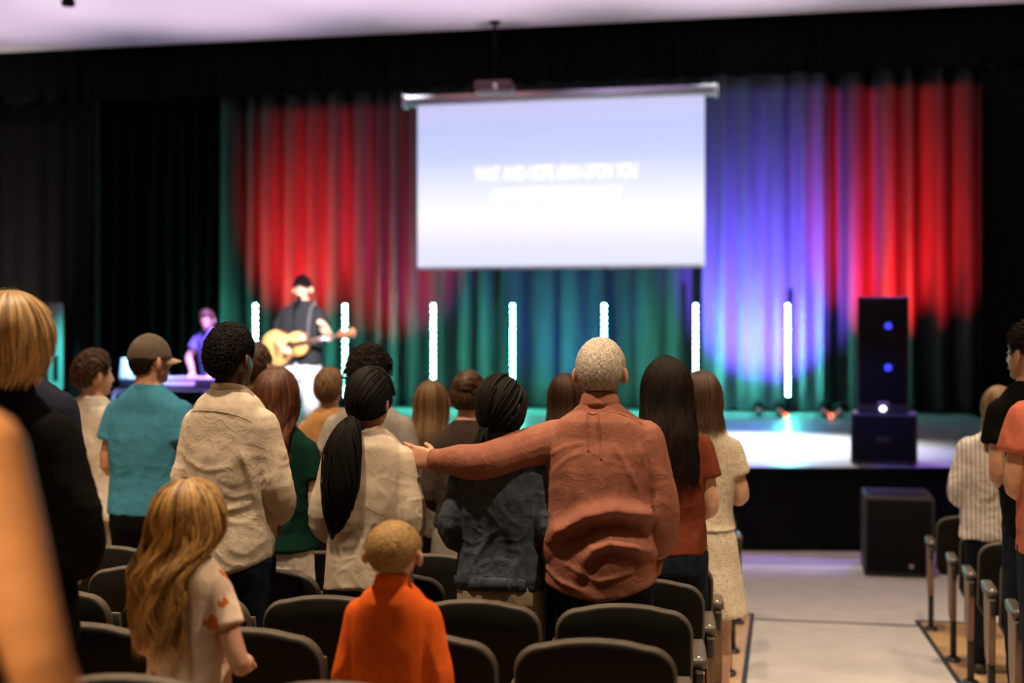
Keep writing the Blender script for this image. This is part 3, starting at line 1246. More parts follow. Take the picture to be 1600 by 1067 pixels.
def make_hair(spec, hm, s):
    """returns an MB in person coordinates (metres) with strand tones"""
    mb = MB()
    tones = []
    kind = spec['kind']
    g = spec.get('g', .012)
    R = (.078 + g, .100 + g, .112 + g)
    n = spec.get('n', 500)
    if kind == 'long':
        L = spec['L']
        azs = np.linspace(-180, 180, 61)[:-1]
        ts = np.linspace(0.02, 1, 26)
        A, T = np.meshgrid(azs, ts)
        Lz = L * spec.get('shell', .94) * (1 + .10 * pn(np.stack([A.ravel() * .05, A.ravel() * 0, A.ravel() * 0], 1), 5).reshape(A.shape))
        P = long_path(A, T * .97, Lz, R, spec.get('sp', 0), spec.get('back', .02), spec.get('wave', 0) * .6, spec.get('ph', 0), spec.get('wf', 40), tuck=spec.get('tuck', 0))
        d = P / (np.linalg.norm(P * [1, 1, .3], axis=2, keepdims=True) + .03)
        rip = pn(np.stack([A.ravel() * .22, T.ravel() * 2.0, A.ravel() * 0], 1), 2).reshape(A.shape)[..., None]
        P = P + d * [1, 1, .2] * rip * .006
        sh = MB()
        grid(sh, P.tolist(), closed=True)
        sh.f.append(tuple(range(60)))
        mb.add(sh.v, sh.f)
        tones += np.clip(.25 + .6 * rip.ravel(), 0, 1).tolist()
        # inner layer gives the hanging hair thickness
        P2 = P * [.86, .86, .97]
        P2[..., 1] = P[..., 1] + .016
        sh = MB()
        grid(sh, P2[8:].tolist(), closed=True)
        mb.add(sh.v, sh.f)
        tones += [.1] * len(sh.v)
        az = RNG.uniform(-180, 180, n)
        Ls = L * RNG.uniform(spec.get('lo', .82), 1.10, n)
        t = np.linspace(0.03, 1, 14)
        clump = np.round(az / 14) * 14
        ph = np.radians(clump * 5) + spec.get('ph', 0) + RNG.normal(0, .35, n)
        gg = RNG.uniform(0.0, .012, n) * spec.get('fly', 1)
        AZ = az[:, None] + (RNG.normal(0, 5, n)[:, None]) * t[None, :]
        P = long_path(AZ, np.broadcast_to(t, AZ.shape), Ls[:, None], R, spec.get('sp', 0), spec.get('back', .02), spec.get('wave', 0), ph[:, None], spec.get('wf', 40), tuck=spec.get('tuck', 0))
        out_ = P * [1, 1, .35]
        out_ /= np.linalg.norm(out_, axis=2, keepdims=True) + .02
        P = P + out_ * (gg[:, None, None] + .004)
        ribbons(mb, tones, P, spec.get('w', .008), None, *spec.get('tone', (.15, .9)), rnd=.5 + 1.0 * pn(np.stack([az * .13, az * 0, az * 0], 1), 6) + RNG.normal(0, .28, n))
    elif kind in ('short', 'curly', 'afro'):
        azs = np.linspace(-180, 180, 49)[:-1]
        ts = np.linspace(0, 1, 16)
        A, T = np.meshgrid(azs, ts)
        me_ = min_el(A) + spec.get('drop', 0)
        mx_ = spec.get('maxel', 90)
        E = mx_ + (me_ - mx_) * T
        E = np.where(me_ > mx_, mx_, E)
        thick = spec.get('thick', .012)
        prof = np.where(T > .72, 1 - (T - .72) / .28 * .92, 1.0) if kind != 'afro' else np.where(T > .8, 1 - (T - .8) / .2 * .75, 1.0)
        fade = spec.get('fade', 0)
        prof = prof * (1 - fade * sstep(-E, -25, 25))
        P0 = scalp(A, E, (.0775, .0985, .1115))
        nrm = P0 / np.linalg.norm(P0, axis=2, keepdims=True)
        ns = spec.get('lump', 30)
        rip = pn((P0.reshape(-1, 3)) * ns, 3).reshape(A.shape)[..., None]
        P = P0 + nrm * (thick * prof[..., None] * (1 + spec.get('lumpy', .4) * rip) + .001)
        sh = MB()
        grid(sh, P.tolist(), closed=True)
        mb.add(sh.v, sh.f)
        tones += np.clip(.4 + .6 * rip.ravel(), 0, 1).tolist()
        az = RNG.uniform(-180, 180, n * 2)
        el = np.degrees(np.arcsin(RNG.uniform(-.66, 1, n * 2)))
        ok = (el > min_el(az) + spec.get('drop', 0) + 1) & (el < mx_)
        az, el = az[ok][:n], el[ok][:n]
        m_ = len(az)
        tt = np.linspace(0, 1, 6)
        ln = spec.get('len', .025) * RNG.uniform(.6, 1.3, m_)
        pe = (1 - fade * sstep(-el, -25, 25))
        tn = np.clip((el - (min_el(az) + spec.get('drop', 0))) / 22, .12, 1)
        if kind == 'short':
            flow = spec.get('flow', 1.0)
            d_el = -np.degrees(ln / .1) * flow
            AZ = az[:, None] + RNG.normal(0, 8, m_)[:, None] * tt
            EL = el[:, None] + d_el[:, None] * tt * pe[:, None]
            P = scalp(AZ, EL, (.0775, .0985, .1115))
            nr = P / np.linalg.norm(P, axis=2, keepdims=True)
            lift = (thick * pe * tn)[:, None] * (.9 + .5 * np.sin(np.pi * tt) * RNG.uniform(.2, 1, m_)[:, None]) + .0015
            P = P + nr * lift[..., None]
            ribbons(mb, tones, P, spec.get('w', .004), None, *spec.get('tone', (.1, .95)), rnd=.15 + .6 * sstep(el, -30, 30) + RNG.normal(0, .28, m_))
        else:
            c0 = scalp(az, el, (.0775, .0985, .1115))
            nr = c0 / np.linalg.norm(c0, axis=1, keepdims=True)
            c = c0 + nr * ((thick * pe * tn) * RNG.uniform(.75, 1.12, m_))[:, None]
            u = RNG.normal(size=(m_, 3))
            u -= nr * np.sum(u * nr, 1, keepdims=True)
            u /= np.linalg.norm(u, axis=1, keepdims=True)
            r_ = spec.get('curl', .011) * RNG.uniform(.6, 1.2, m_)
            ang = tt * 4.4
            P = c[:, None, :] + r_[:, None, None] * (u[:, None, :] * np.cos(ang)[None, :, None] + (nr[:, None, :] * .75 + .4 * np.cross(nr, u)[:, None, :]) * np.sin(ang)[None, :, None])
            ribbons(mb, tones, P, spec.get('w', .005), None, *spec.get('tone', (.1, .95)))
    elif kind in ('tied', 'braids'):
        tie = np.array(spec.get('tie', (0, -.115, -.045)))
        azs = np.linspace(-180, 180, 49)[:-1]
        A, T = np.meshgrid(azs, np.linspace(0, 1, 16))
        me_ = np.minimum(min_el(A), 60) + 0
        me_ = np.where(np.abs(A) < 70, -38, me_)
        E = 90 + (me_ - 90) * T
        P0 = scalp(A, E, (.0775, .0985, .1115))
        nrm = P0 / np.linalg.norm(P0, axis=2, keepdims=True)
        prof = np.where(T > .8, 1 - (T - .8) / .2 * .85, 1.0)[..., None]
        P = P0 + nrm * (g * prof + .001)
        sh = MB()
        grid(sh, P.tolist(), closed=True)
        mb.add(sh.v, sh.f)
        tones += [.2] * len(sh.v)
        # strands swept from the hairline to the tie
        az = RNG.uniform(-180, 180, n)
        root = scalp(az, np.maximum(min_el(az), -15), (1, 1, 1))
        half = n // 3
        root[:half] = scalp(RNG.uniform(-180, 180, half), RNG.uniform(25, 88, half), (1, 1, 1))
        tv = tie / np.array(R)
        tv = tv / np.linalg.norm(tv)
        tt = np.linspace(0, 1, 12)
        dot = np.clip(root @ tv, -1, 1)
        om = np.arccos(dot)[:, None]
        P = (np.sin((1 - tt) * om)[..., None] * root[:, None, :] + np.sin(tt * om)[..., None] * tv) / (np.sin(om)[..., None] + 1e-6)
        lift = 1 + (np.sin(np.pi * np.clip(tt * 1.1, 0, 1)) * .02)[None, :, None] + RNG.uniform(-.03, .045, n)[:, None, None]
        P = P * np.array(R) * lift
        if kind == 'tied':
            ribbons(mb, tones, P, spec.get('w', .007), None, *spec.get('tone', (.1, .8)))
        else:
            for i in range(n):
                b0 = len(mb.v)
                tube(mb, P[i].tolist(), [.0048] * 11 + [.004], 6, 1, False)
                tones += [RNG.uniform(.1, .9)] * (len(mb.v) - b0)
        # tail
        path = [np.array(q) for q in spec['tail']]
        rad = spec['tail_r']
        pc = np.array([tuple(v) for v in catmull(path, 6)])
        rc = np.interp(np.linspace(0, 1, len(pc)), np.linspace(0, 1, len(rad)), rad)
        if kind == 'tied':
            b0 = len(mb.v)
            tube(mb, pc.tolist(), list(rc * .85), 14, 1, True, flat=spec.get('flat', .7))
            tones += [.15] * (len(mb.v) - b0)
        m_ = spec.get('tail_n', 160)
        ph = RNG.uniform(0, 2 * np.pi, m_)
        rr = np.sqrt(RNG.uniform(.25, 1, m_)) * 1.08
        k = len(pc)
        endk = RNG.uniform(.78, 1.0, m_)
        tt = np.linspace(0, 1, 16)
        pos = tt[None, :] * endk[:, None] * (k - 1)
        cx = np.stack([np.interp(pos, range(k), pc[:, j]) for j in range(3)], -1)
        rx = np.interp(pos, range(k), rc)
        tw = ph[:, None] + spec.get('twist', .5) * tt[None, :] + .25 * np.sin(tt[None, :] * 7 + ph[:, None] * 3)
        cx[..., 0] += rx * rr[:, None] * np.cos(tw)
        cx[..., 1] += rx * rr[:, None] * np.sin(tw) * spec.get('flat', .7)
        if kind == 'tied':
            ribbons(mb, tones, cx, spec.get('w', .007), pc.mean(0) + [0, .05, 0], *spec.get('tone', (.1, .8)))
        else:
            for i in range(m_):
                b0 = len(mb.v)
                tube(mb, cx[i].tolist(), [.0048] * 15 + [.003], 6, 1, True)
                tones += [RNG.uniform(.1, .9)] * (len(mb.v) - b0)
        if spec.get('bun'):
            for c_, r_ in spec['bun']:
                b0 = len(mb.v)
                ball(mb, c_, r_, n=16, m=10)
                v = np.array(mb.v[b0:])
                v += (v - np.array(c_)) * .25 * pn(v * 45, 2)[:, None]
                mb.v[b0:] = [tuple(q) for q in v.tolist()]
                tones += [float(q) for q in RNG.uniform(.1, .9, len(mb.v) - b0)]
                # coils round the bun
                for i in range(46):
                    a0, inc = RNG.uniform(0, 6.28), RNG.uniform(.5, 2.6)
                    ax = Vector(RNG.normal(size=3)).normalized()
                    q = Vector((r_[0] * 1.04, 0, 0))
                    pts = []
                    for t_ in np.linspace(0, inc, 7):
                        dv = Matrix.Rotation(a0 + t_, 3, ax) @ Vector((ax.orthogonal().normalized()))
                        pts.append(np.array(c_) + np.array([dv.x * r_[0], dv.y * r_[1], dv.z * r_[2]]) * 1.04)
                    ribbons(mb, tones, np.array([pts]), .010, np.array(c_), .1, .95)
    v = [hm @ (Vector(p) + HC) for p in mb.v]
    mb.v = [tuple(p * s) for p in v]
    mb.tone = tones
    return mb


def fold_disp(co, no, folds):
    """folds: (polyline [(x,z)..], width, depth, side) sculpted on the back (-1) or front (+1)"""
    out = np.zeros(len(co))
    for poly, width, dep, *rest in folds:
        best = np.full(len(co), 9.0)
        sgn = np.zeros(len(co))
        wt = np.ones(len(co))
        for i in range(len(poly) - 1):
            a, b_ = np.array(poly[i]), np.array(poly[i + 1])
            ab = b_ - a
            q = co[:, [0, 2]] - a
            t = np.clip((q @ ab) / (ab @ ab + 1e-9), 0, 1)
            dv = q - t[:, None] * ab
            dist = np.linalg.norm(dv, axis=1)
            m_ = dist < best
            best = np.where(m_, dist, best)
            nrm = np.array([-ab[1], ab[0]]) / (np.linalg.norm(ab) + 1e-9)
            if nrm[1] < 0:
                nrm = -nrm
            sgn = np.where(m_, dv @ nrm, sgn)
            L_ = (i + t) / (len(poly) - 1)
            wt = np.where(m_, np.clip(np.minimum(L_, 1 - L_) * 5, .15, 1), wt)
        if rest and rest[0] == 'over':      # a bulge hanging over a sharp undercut
            up = np.exp(-((sgn - width * .9) / (width * 1.0)) ** 2) * (sgn > -width * .2)
            dn = np.exp(-((sgn + width * .75) / (width * .75)) ** 2)
            prof = np.where(best < width * 4, up * 1.0 - dn * .7, 0)
        else:
            prof = np.exp(-(best / width) ** 2)
        out += dep * prof * wt * (no[:, 1] < .15)
    return out


DEF_ARMS = {
    'front': ((.212, -.03, 1.13), (.11, .17, 1.02)),
    'low': ((.215, -.02, 1.12), (.12, .17, .93)),
    'side': ((.225, -.02, 1.13), (.23, .03, .88)),
    'fold': ((.225, .0, 1.14), (.05, .20, 1.12)),
}


def person(label, px, D, top, group='people standing among the seats', yaw=0.0, sw=.19, bulk=1.0, skin=SKIN_LIGHT, hair=None, hcol=None, top_s=None, bottom=None,
           arms=('front', 'front'), head=(0, 0, 0), lean=(0, 0), floor=None, hairtop=.012, vox=.0075, keep=.22, hands=None, folds_px=None, neck=.056,
           female=False, extras=None, shoes=M_SHOE, xy=None, H=None, legs=None, facing=1, face=True, headw=1.0, seams_px=None):
    X, Y = xy if xy else at(px, D)
    fz = floor_z(Y) if floor is None else floor
    if H is None:
        H = z_at(top, D) - fz - hairtop
    s = H / 1.75
    rz = math.radians(yaw)
    root = empty('person', (X, Y, fz), rz, label, 'person', group)
    # ---- skeleton (on a 1.75 m figure)
    lx, ly = lean

    def L(p):
        p = Vector(p)
        k = max(0.0, (p.z - .9)) / .75
        return Vector((p.x + lx * k, p.y + ly * k * (1 + .35 * k), p.z - .5 * (ly * k) ** 2))
    hy, hp, hr = [math.radians(a) for a in head]
    piv = Vector((0, -.02, 1.53))
    off = L(piv) - piv
    hm = Matrix.Translation(off + piv) @ Matrix.Rotation(hy, 4, 'Z') @ Matrix.Rotation(hp, 4, 'X') @ Matrix.Rotation(hr, 4, 'Y') @ Matrix.Diagonal((headw, headw, 1, 1)) @ Matrix.Translation(-piv)
    body = MB()
    bw = bulk
    # torso
    T = [(1.530, .060, .060, -.018), (1.508, .078, .068, -.018), (1.482, .106, .078, -.018), (1.452, sw * .72, .088, -.015), (1.42, sw * .87, .096, -.010), (1.385, sw * .96, .104, -.005), (1.34, sw, .112 * bw, 0), (1.27, sw * .97, .12 * bw, 0),
         (1.18, sw * .90, .116 * bw, 0), (1.08, sw * (.78 if female else .84) * (.6 + .4 * bw), .104 * bw, 0), (1.0, sw * .88 * (.6 + .4 * bw), .112 * bw, -.004), (.92, sw * (.98 if female else .92), .122 * bw, -.012), (.84, sw * (1.0 if female else .92), .124 * bw, -.014), (.77, sw * .86, .10, -.008)]
    rings = [ring(L((0, cy, z)), (rx, 0, 0), (0, ry, 0), 20, 2.4) for z, rx, ry, cy in T]
    loft(body, rings)
    tube(body, [L((0, -.022, 1.43)), L((0, -.018, 1.51)), hm @ Vector((0, -.006, 1.59))], [neck * 1.15, neck, neck * .98], 14, 3)
    # head
    ball(body, (0, 0, 0), 1, hm @ Matrix.Translation((0, -.008, 1.655)) @ Matrix.Diagonal((.0765, .0975, .096, 1)), 18, 12)
    ball(body, (0, 0, 0), 1, hm @ Matrix.Translation((0, .022, 1.605)) @ Matrix.Diagonal((.063, .074, .084, 1)), 16, 10)
    ball(body, (0, 0, 0), 1, hm @ Matrix.Translation((0, .066, 1.546)) @ Matrix.Diagonal((.030, .027, .024, 1)), 10, 8)
    ball(body, (0, 0, 0), 1, hm @ Matrix.Translation((0, .068, 1.672)) @ Matrix.Diagonal((.052, .024, .018, 1)), 10, 8)
    tube(body, [(0, .086, 1.655), (0, .100, 1.625), (0, .108, 1.606), (0, .088, 1.598)], [.009, .011, .0135, .010], 8, 2, True, hm)
    for sx in (-1, 1):
        ball(body, (0, 0, 0), 1, hm @ Matrix.Translation((sx * .086, -.012, 1.622)) @ Matrix.Rotation(sx * .55, 4, 'Z') @ Matrix.Rotation(-.15, 4, 'X') @ Matrix.Diagonal((.0105, .024, .036, 1)), 10, 8)
        ball(body, (0, 0, 0), 1, hm @ Matrix.Translation((sx * .013, .093, 1.604)) @ Matrix.Diagonal((.009, .011, .008, 1)), 8, 6)
    ball(body, (0, 0, 0), 1, hm @ Matrix.Translation((0, .088, 1.573)) @ Matrix.Diagonal((.023, .012, .010, 1)), 10, 6)
    # legs
    hw_ = sw * .49
    LG = legs or (((-hw_, 0, .88), (-hw_ * 1.12, .015, .48), (-hw_ * 1.15, -.02, .085)), ((hw_, 0, .88), (hw_ * 1.12, .015, .48), (hw_ * 1.15, -.02, .085)))
    for (h_, k_, a_) in LG:
        h_, k_, a_ = Vector(h_), Vector(k_), Vector(a_)
        tube(body, [h_, (h_ * .5 + k_ * .5), k_, k_ * .62 + a_ * .38 + Vector((0, -.012, 0)), a_], [.086 * bw, .073 * bw, .054, .054, .037], 14, 3)
        tube(body, [a_ + Vector((0, -.03, -.045)), a_ + Vector((0, .06, -.05)), a_ + Vector((0, .15, -.062))], [.034, .036, .026], 10, 3)
    # arms
    A = []
    for i, sd in enumerate((-1, 1)):
        spec = arms[i]
        if isinstance(spec, str):
            e_, w_ = DEF_ARMS[spec]
            k = sw / .19
            e_ = L((sd * e_[0] * k, e_[1], e_[2]))
            w_ = L((sd * w_[0] * k, w_[1], w_[2]))
        else:
            e_, w_ = Vector(spec[0]), Vector(spec[1])
        sh = L((sd * (sw - .030), -.006, 1.378))
        A.append((sh, e_, w_))
        tube(body, [sh, sh * .55 + e_ * .45, e_, e_ * .62 + w_ * .38, w_], [.052 * bw, .046 * bw, .039, .040, .027], 14, 3)
        hs = (hands or {}).get(sd, {})
        d = hs.get('d', (w_ - e_).normalized())
        nn = hs.get('n', Vector((-sd, 0.05, 0)) if abs((w_ - e_).normalized().x) < .5 else Vector((0, -1, -.3)))
        tips = hand(body, w_, d, nn, sd < 0, hs.get('size', 1.0), hs.get('curl', 22), hs.get('spread', 4), hs.get('thumb', .25))
        if hs.get('ring'):
            f = tips['ring']
            root['_ring'] = [*(f[0] * .62 + f[1] * .38), *(f[1] - f[0])]
    body.v = [tuple(Vector(p) * s) for p in body.v]
    me = voxel(body, 'body', vox * s, 2, keep * .8)
    link('body', me, skin, root)
    if face:
        for sx in (-1, 1):
            b = MB()
            ball(b, hm @ Vector((sx * .031, .074, 1.641)) * s, .0125 * s, n=10, m=8)
            eb = b.build('eye', M_EYE, root)
            b = MB()
            ball(b, hm @ Vector((sx * .031, .0835, 1.641)) * s, .0055 * s, n=8, m=6)
            b.build('iris', M_IRIS, eb)
        b = MB()
        ball(b, (0, 0, 0), 1, Matrix.Scale(s, 4) @ hm @ Matrix.Translation((0, .0965, 1.5735)) @ Matrix.Diagonal((.021, .007, .008, 1)))
        b.build('mouth', M_LIP, root)
    # ---- top garment
    if top_s:
        ts = dict(ease=.014, hem=.86, sleeve='long', waist=.5, curve=0.0, amp=.006, freq=9.0, fine=.0025, vox=.009, name='shirt', col=None, flare=0.0, keep=.40, cuff=1.0, belly=0.0)
        ts.update(top_s)
        e = ts['ease']
        tb = MB()
        hem = ts['hem']
        prof = []
        for z, rx, ry, cy in T:
            if z <= hem + .01:
                break
            ws = ts['waist'] if z < 1.2 else 0
            rxx = rx * (1 - ws) + sw * .97 * ws
            ryy = ry * (1 - ws) + .122 * bw * ws
            ez = e if z < 1.46 else (.010 if z < 1.50 else .006)
            prof.append((z, rxx + ez, ryy + ez, cy))
        hz, hrx, hry, hcy = prof[-1]
        fl = ts['flare']
        prof.append((hem, max(hrx, sw * .95 + e) + fl, max(hry, .122 * bw + e) + fl * .8, -.012))
        prof[0] = (1.521, prof[0][1] + .004, prof[0][2] + .004, prof[0][3])
        rings = [ring(L((0, cy, z)), (rx, 0, 0), (0, ry, 0), 24, 2.5) for z, rx, ry, cy in prof]
        loft(tb, rings)
        se = ts.get('sease', e)
        for i, (sh, el_, wr) in enumerate(A):
            if ts['sleeve'] == 'none':
                continue
            if ts['sleeve'] == 'long':
                tube(tb, [sh, sh * .5 + el_ * .5, el_, el_ * .5 + wr * .5, wr + (el_ - wr).normalized() * .012], [.054 * bw + se, .050 * bw + se * 1.1, .044 + se * 1.15, .040 + se * 1.1, (.031 + se * .5) * ts['cuff']], 16, 4, 'start')
            elif ts['sleeve'] == 'rolled':
                m3 = el_ * .75 + wr * .25
                tube(tb, [sh, sh * .5 + el_ * .5, el_, m3], [.054 * bw + se, .050 * bw + se, .046 + se, .044 + se], 16, 4, 'start')
            else:
                f = .52 if ts['sleeve'] == 'short' else .30
                m3 = sh * (1 - f) + el_ * f
                tube(tb, [sh, sh * .5 + m3 * .5, m3], [.053 * bw + se, .052 * bw + se * 1.3, .048 * bw + se * 1.7], 16, 4, 'start')
        tb.v = [tuple(Vector(p) * s) for p in tb.v]
        fine_vox = ts['vox']
        me = voxel(tb, ts['name'], fine_vox * s, 3, 1.0)
        co, no = get_co(me), get_no(me)
        q = co / s
        # tension folds: stretched noise on trunk and sleeves
        warp = np.stack([pn(q * 5, 7), pn(q * 5, 8), pn(q * 5, 9)], 1) * .10
        f_ = ts['freq']
        r1 = np.exp(-(pn((q + warp) * [f_, f_, f_ * .5], ts.get('seed', 1)) / .15) ** 2) + .5 * pn(q * f_ * .7, ts.get('seed', 1) + 5)
        r2 = np.exp(-(pn((q + warp * 1.5) * [f_ * 1.6, f_ * 1.6, f_ * 2.4], ts.get('seed', 1) + 3) / .14) ** 2)
        amt = .35 + .65 * sstep(-q[:, 2], -1.40, -1.20)
        dsp = (ts['amp'] * np.clip(r1, -.6, 1) + ts['fine'] * np.clip(r2, -.6, 1)) * amt
        if ts['belly']:
            dsp += ts['belly'] * np.exp(-((q[:, 2] - 1.0) / .12) ** 2) * (no[:, 1] < 0)
        if folds_px:
            fl_ = []
            ca, sa = math.cos(rz), math.sin(rz)
            for poly, wd, dp, *rest in folds_px:
                pl = []
                for (fx, fy) in poly:
                    Dm = D - .13
                    pl.append(((fx - px) * Dm / F / s, (z_at(fy, Dm) - fz) / s))
                fl_.append((pl, wd, dp, *rest))
            dsp += fold_disp(q, no, fl_)
        co = co + no * dsp[:, None] * s
        if ts['curve']:
            k = sstep(-q[:, 2], -(hem + .22), -hem) * (np.abs(q[:, 0] - lx * 0) < sw + .05)
            co[:, 2] += s * k * ts['curve'] * (np.clip(np.abs(q[:, 0]) / (sw + .01), 0, 1) ** 2)
        set_co(me, co)
        so = link(ts['name'], me, ts['col'], root)
        if folds_px:
            sm_ = so.modifiers.new('sm', 'SMOOTH')
            sm_.factor = .5
            sm_.iterations = 4
        if ts['keep'] < 1:
            dm = so.modifiers.new('d', 'DECIMATE')
            dm.ratio = ts['keep']
        if seams_px:
            from mathutils.bvhtree import BVHTree
            tree = BVHTree.FromPolygons([tuple(v_) for v_ in co], [tuple(p_.vertices) for p_ in me.polygons])
            for nm_, poly, rad_ in seams_px:
                Dm = D - .13
                pts = []
                for (fx, fy) in [tuple(v_)[:2] for v_ in catmull([(a_, b_, 0) for a_, b_ in poly], 8)]:
                    xx, zz = (fx - px) * Dm / F, z_at(fy, Dm) - fz
                    hit = tree.ray_cast(Vector((xx, -1, zz)), Vector((0, 1, 0)))
                    if hit[0] is not None and hit[0].y < .06:
                        pts.append(hit[0] + Vector((0, -rad_ * .15, 0)))
                if len(pts) > 3:
                    b = MB()
                    tube(b, pts, [rad_] * len(pts), 6, 1, True)
                    b.build(nm_, ts['col'], root)
        nz = 1.519
        if ts.get('collar'):
            b = MB()
            prof_c = {'shirt': [(.000, .066), (.034, .062), (.040, .064), (.036, .069), (.012, .078), (-.004, .083), (-.003, .078), (.008, .070)],
                      'band': [(.0, .068), (.024, .063), (.027, .065), (.024, .069), (.0, .074)],
                      'crew': [(-.012, .078), (.006, .068), (.010, .071), (-.004, .083)]}[ts['collar']]
            cs = ts.get('cs', 1.0)
            rows = []
            for dz, r_ in prof_c:
                rows.append([L((r_ * cs * math.sin(a), -.016 - r_ * cs * .98 * math.cos(a), nz - .008 + dz * ts.get('ch', 1.4) - .030 * (1 - math.cos(a)) * .5)) * s for a in np.linspace(0, 2 * math.pi, 40, endpoint=False)])
            rows.append(rows[0])
            grid(b, rows, closed=True)
            b.build('collar', ts.get('ccol', ts['col']), root)
        if ts.get('cuffs'):
            for (sh, el_, wr) in A:
                d = (wr - el_).normalized()
                b = MB()
                rr = .034 + se * .55
                tube(b, [(wr - d * .05) * s, (wr + d * .012) * s], [rr * s, (rr - .001) * s], 18, 2, False)
                b.build('cuff', ts['col'], root)
        if ts.get('band'):
            b = MB()
            z0, z1 = ts['band']
            rows = []
            for z, k in ((z0, 1.0), (z0 + .004, 1.03), (z1 - .004, 1.03), (z1, 1.0)):
                rows.append([Vector(((prof[-1][1] * k + .007 + .003 * math.sin(a * 17)) * math.cos(a), -.012 + (prof[-1][2] * k + .007 + .003 * math.sin(a * 23)) * math.sin(a), z + .006 * math.sin(3 * a))) * s for a in np.linspace(0, 2 * math.pi, 72, endpoint=False)])
            grid(b, rows, closed=True)
            ob = b.build('waistband', ts['col'], root)
            sd_ = ob.modifiers.new('s', 'SOLIDIFY')
            sd_.thickness = .006
        if ts.get('ruffle'):
            z1, z0, fl2 = ts['ruffle']
            b = MB()
            rows = []
            for t in np.linspace(0, 1, 7):
                z = z1 + (z0 - z1) * t
                rows.append([Vector(((sw + e + fl2 * t + .012 * t * math.sin(a * 19)) * math.cos(a), -.012 + (.125 * bw + e + fl2 * t + .012 * t * math.sin(a * 19 + .5)) * math.sin(a), z)) * s for a in np.linspace(0, 2 * math.pi, 120, endpoint=False)])
            grid(b, rows, closed=True)
            ob = b.build('ruffle', ts['col'], root)
            sd_ = ob.modifiers.new('s', 'SOLIDIFY')
            sd_.thickness = .004
    # ---- bottom garment
    if bottom:
        bs_ = dict(kind='trousers', waist=1.0, end=.07, ease=.012, col=None, amp=.004, flare=0.0, name=None)
        bs_.update(bottom)
        e = bs_['ease']
        bb = MB()
        rr = []
        for z, rx, ry, cy in T:
            if bs_['waist'] + .02 >= z:
                rr.append((z, rx + e, ry + e, cy))
        rr.insert(0, (bs_['waist'], rr[0][1], rr[0][2], rr[0][3]))
        if bs_['kind'] in ('skirt',):
            rr = [q for q in rr if q[0] > .85]
            lastx, lasty = rr[-1][1], rr[-1][2]
            z = .80
            while z > bs_['end']:
                k = (.85 - z) / max(.01, .85 - bs_['end'])
                rr.append((z, lastx + .005 + bs_['flare'] * k, lasty + .005 + bs_['flare'] * k, -.008))
                z -= .1
            rr.append((bs_['end'], lastx + .005 + bs_['flare'], lasty + .005 + bs_['flare'], -.008))
            loft(bb, [ring((0, cy, z), (rx, 0, 0), (0, ry, 0), 24, 2.2) for z, rx, ry, cy in rr])
        else:
            loft(bb, [ring((0, cy, z), (rx, 0, 0), (0, ry, 0), 24, 2.4) for z, rx, ry, cy in rr])
            for (h_, k_, a_) in LG:
                h_, k_, a_ = Vector(h_), Vector(k_), Vector(a_)
                if bs_['end'] > .5:
                    f = (h_.z - bs_['end']) / (h_.z - k_.z)
                    en = h_ * (1 - f) + k_ * f
                    tube(bb, [h_, h_ * .5 + en * .5, en], [.088 * bw + e, .086 * bw + e * 1.4, .084 * bw + e * 1.8], 16, 3, False)
                else:
                    tube(bb, [h_, (h_ * .5 + k_ * .5), k_, k_ * .5 + a_ * .5, a_ + Vector((0, 0, -.015))], [.088 * bw + e, .076 * bw + e, .062 + e, .058 + e, .052 + e], 16, 3, False)
        bb.v = [tuple(Vector(p) * s) for p in bb.v]
        nm = bs_['name'] or {'trousers': 'trousers', 'skirt': 'skirt'}[bs_['kind']]
        me = voxel(bb, nm, .010 * s, 3, 1.0)
        co, no = get_co(me), get_no(me)
        q = co / s
        r1 = 1 - np.abs(pn(q * [9, 9, 7 if bs_['kind'] == 'trousers' else 2.0], 5)) * 3
        co = co + no * (bs_['amp'] * np.clip(r1, -.6, 1))[:, None] * s
        set_co(me, co)
        bo = link(nm, me, bs_['col'], root)
        dm = bo.modifiers.new('d', 'DECIMATE')
        dm.ratio = .4
    # shoes
    if shoes:
        b = MB()
        rings = []
        for y, w, h in ((-.075, .022, .03), (-.068, .034, .055), (-.03, .038, .085), (.02, .038, .08), (.08, .045, .055), (.14, .045, .042), (.175, .034, .03), (.188, .018, .016)):
            rings.append([Vector((w * c, y, max(0.0, h * .5 + h * .5 * sn_))) * s for c, sn_ in [(math.cos(a), max(-1, 1.15 * math.sin(a) if math.sin(a) < 0 else math.sin(a))) for a in np.linspace(0, 2 * math.pi, 16, endpoint=False)]])
        loft(b, rings)
        sm = b.mesh('shoe')
        sm.materials.append(shoes)
        for (h_, k_, a_) in LG:
            so = bpy.data.objects.new('shoe', sm)
            COL.objects.link(so)
            so.parent = root
            so.location = (a_[0] * s, a_[1] * s, max(0.0, (a_[2] - .085) * s))
    # hair
    if hair:
        hb = make_hair(hair, hm, s)
        hb.build('hair', hcol, root)
    if '_ring' in root:
        c = Vector(root['_ring'][:3])
        d = Vector(root['_ring'][3:]).normalized()
        del root['_ring']
        b = MB()
        u = d.orthogonal().normalized()
        w = d.cross(u)
        rows = []
        for i in range(20):
            a = 2 * math.pi * i / 20
            n_ = u * math.cos(a) + w * math.sin(a)
            rows.append([(c + n_ * .0092 + n_ * .0016 * math.cos(t) + d * .003 * math.sin(t)) * s for t in np.linspace(0, 2 * math.pi, 8, endpoint=False)])
        rows.append(rows[0])
        grid(b, rows, closed=True)
        b.build('ring', mat('gold', (.9, .62, .25), rough=.2, metal=1), root)
    if extras:
        extras(root, hm, s, L)
    return root


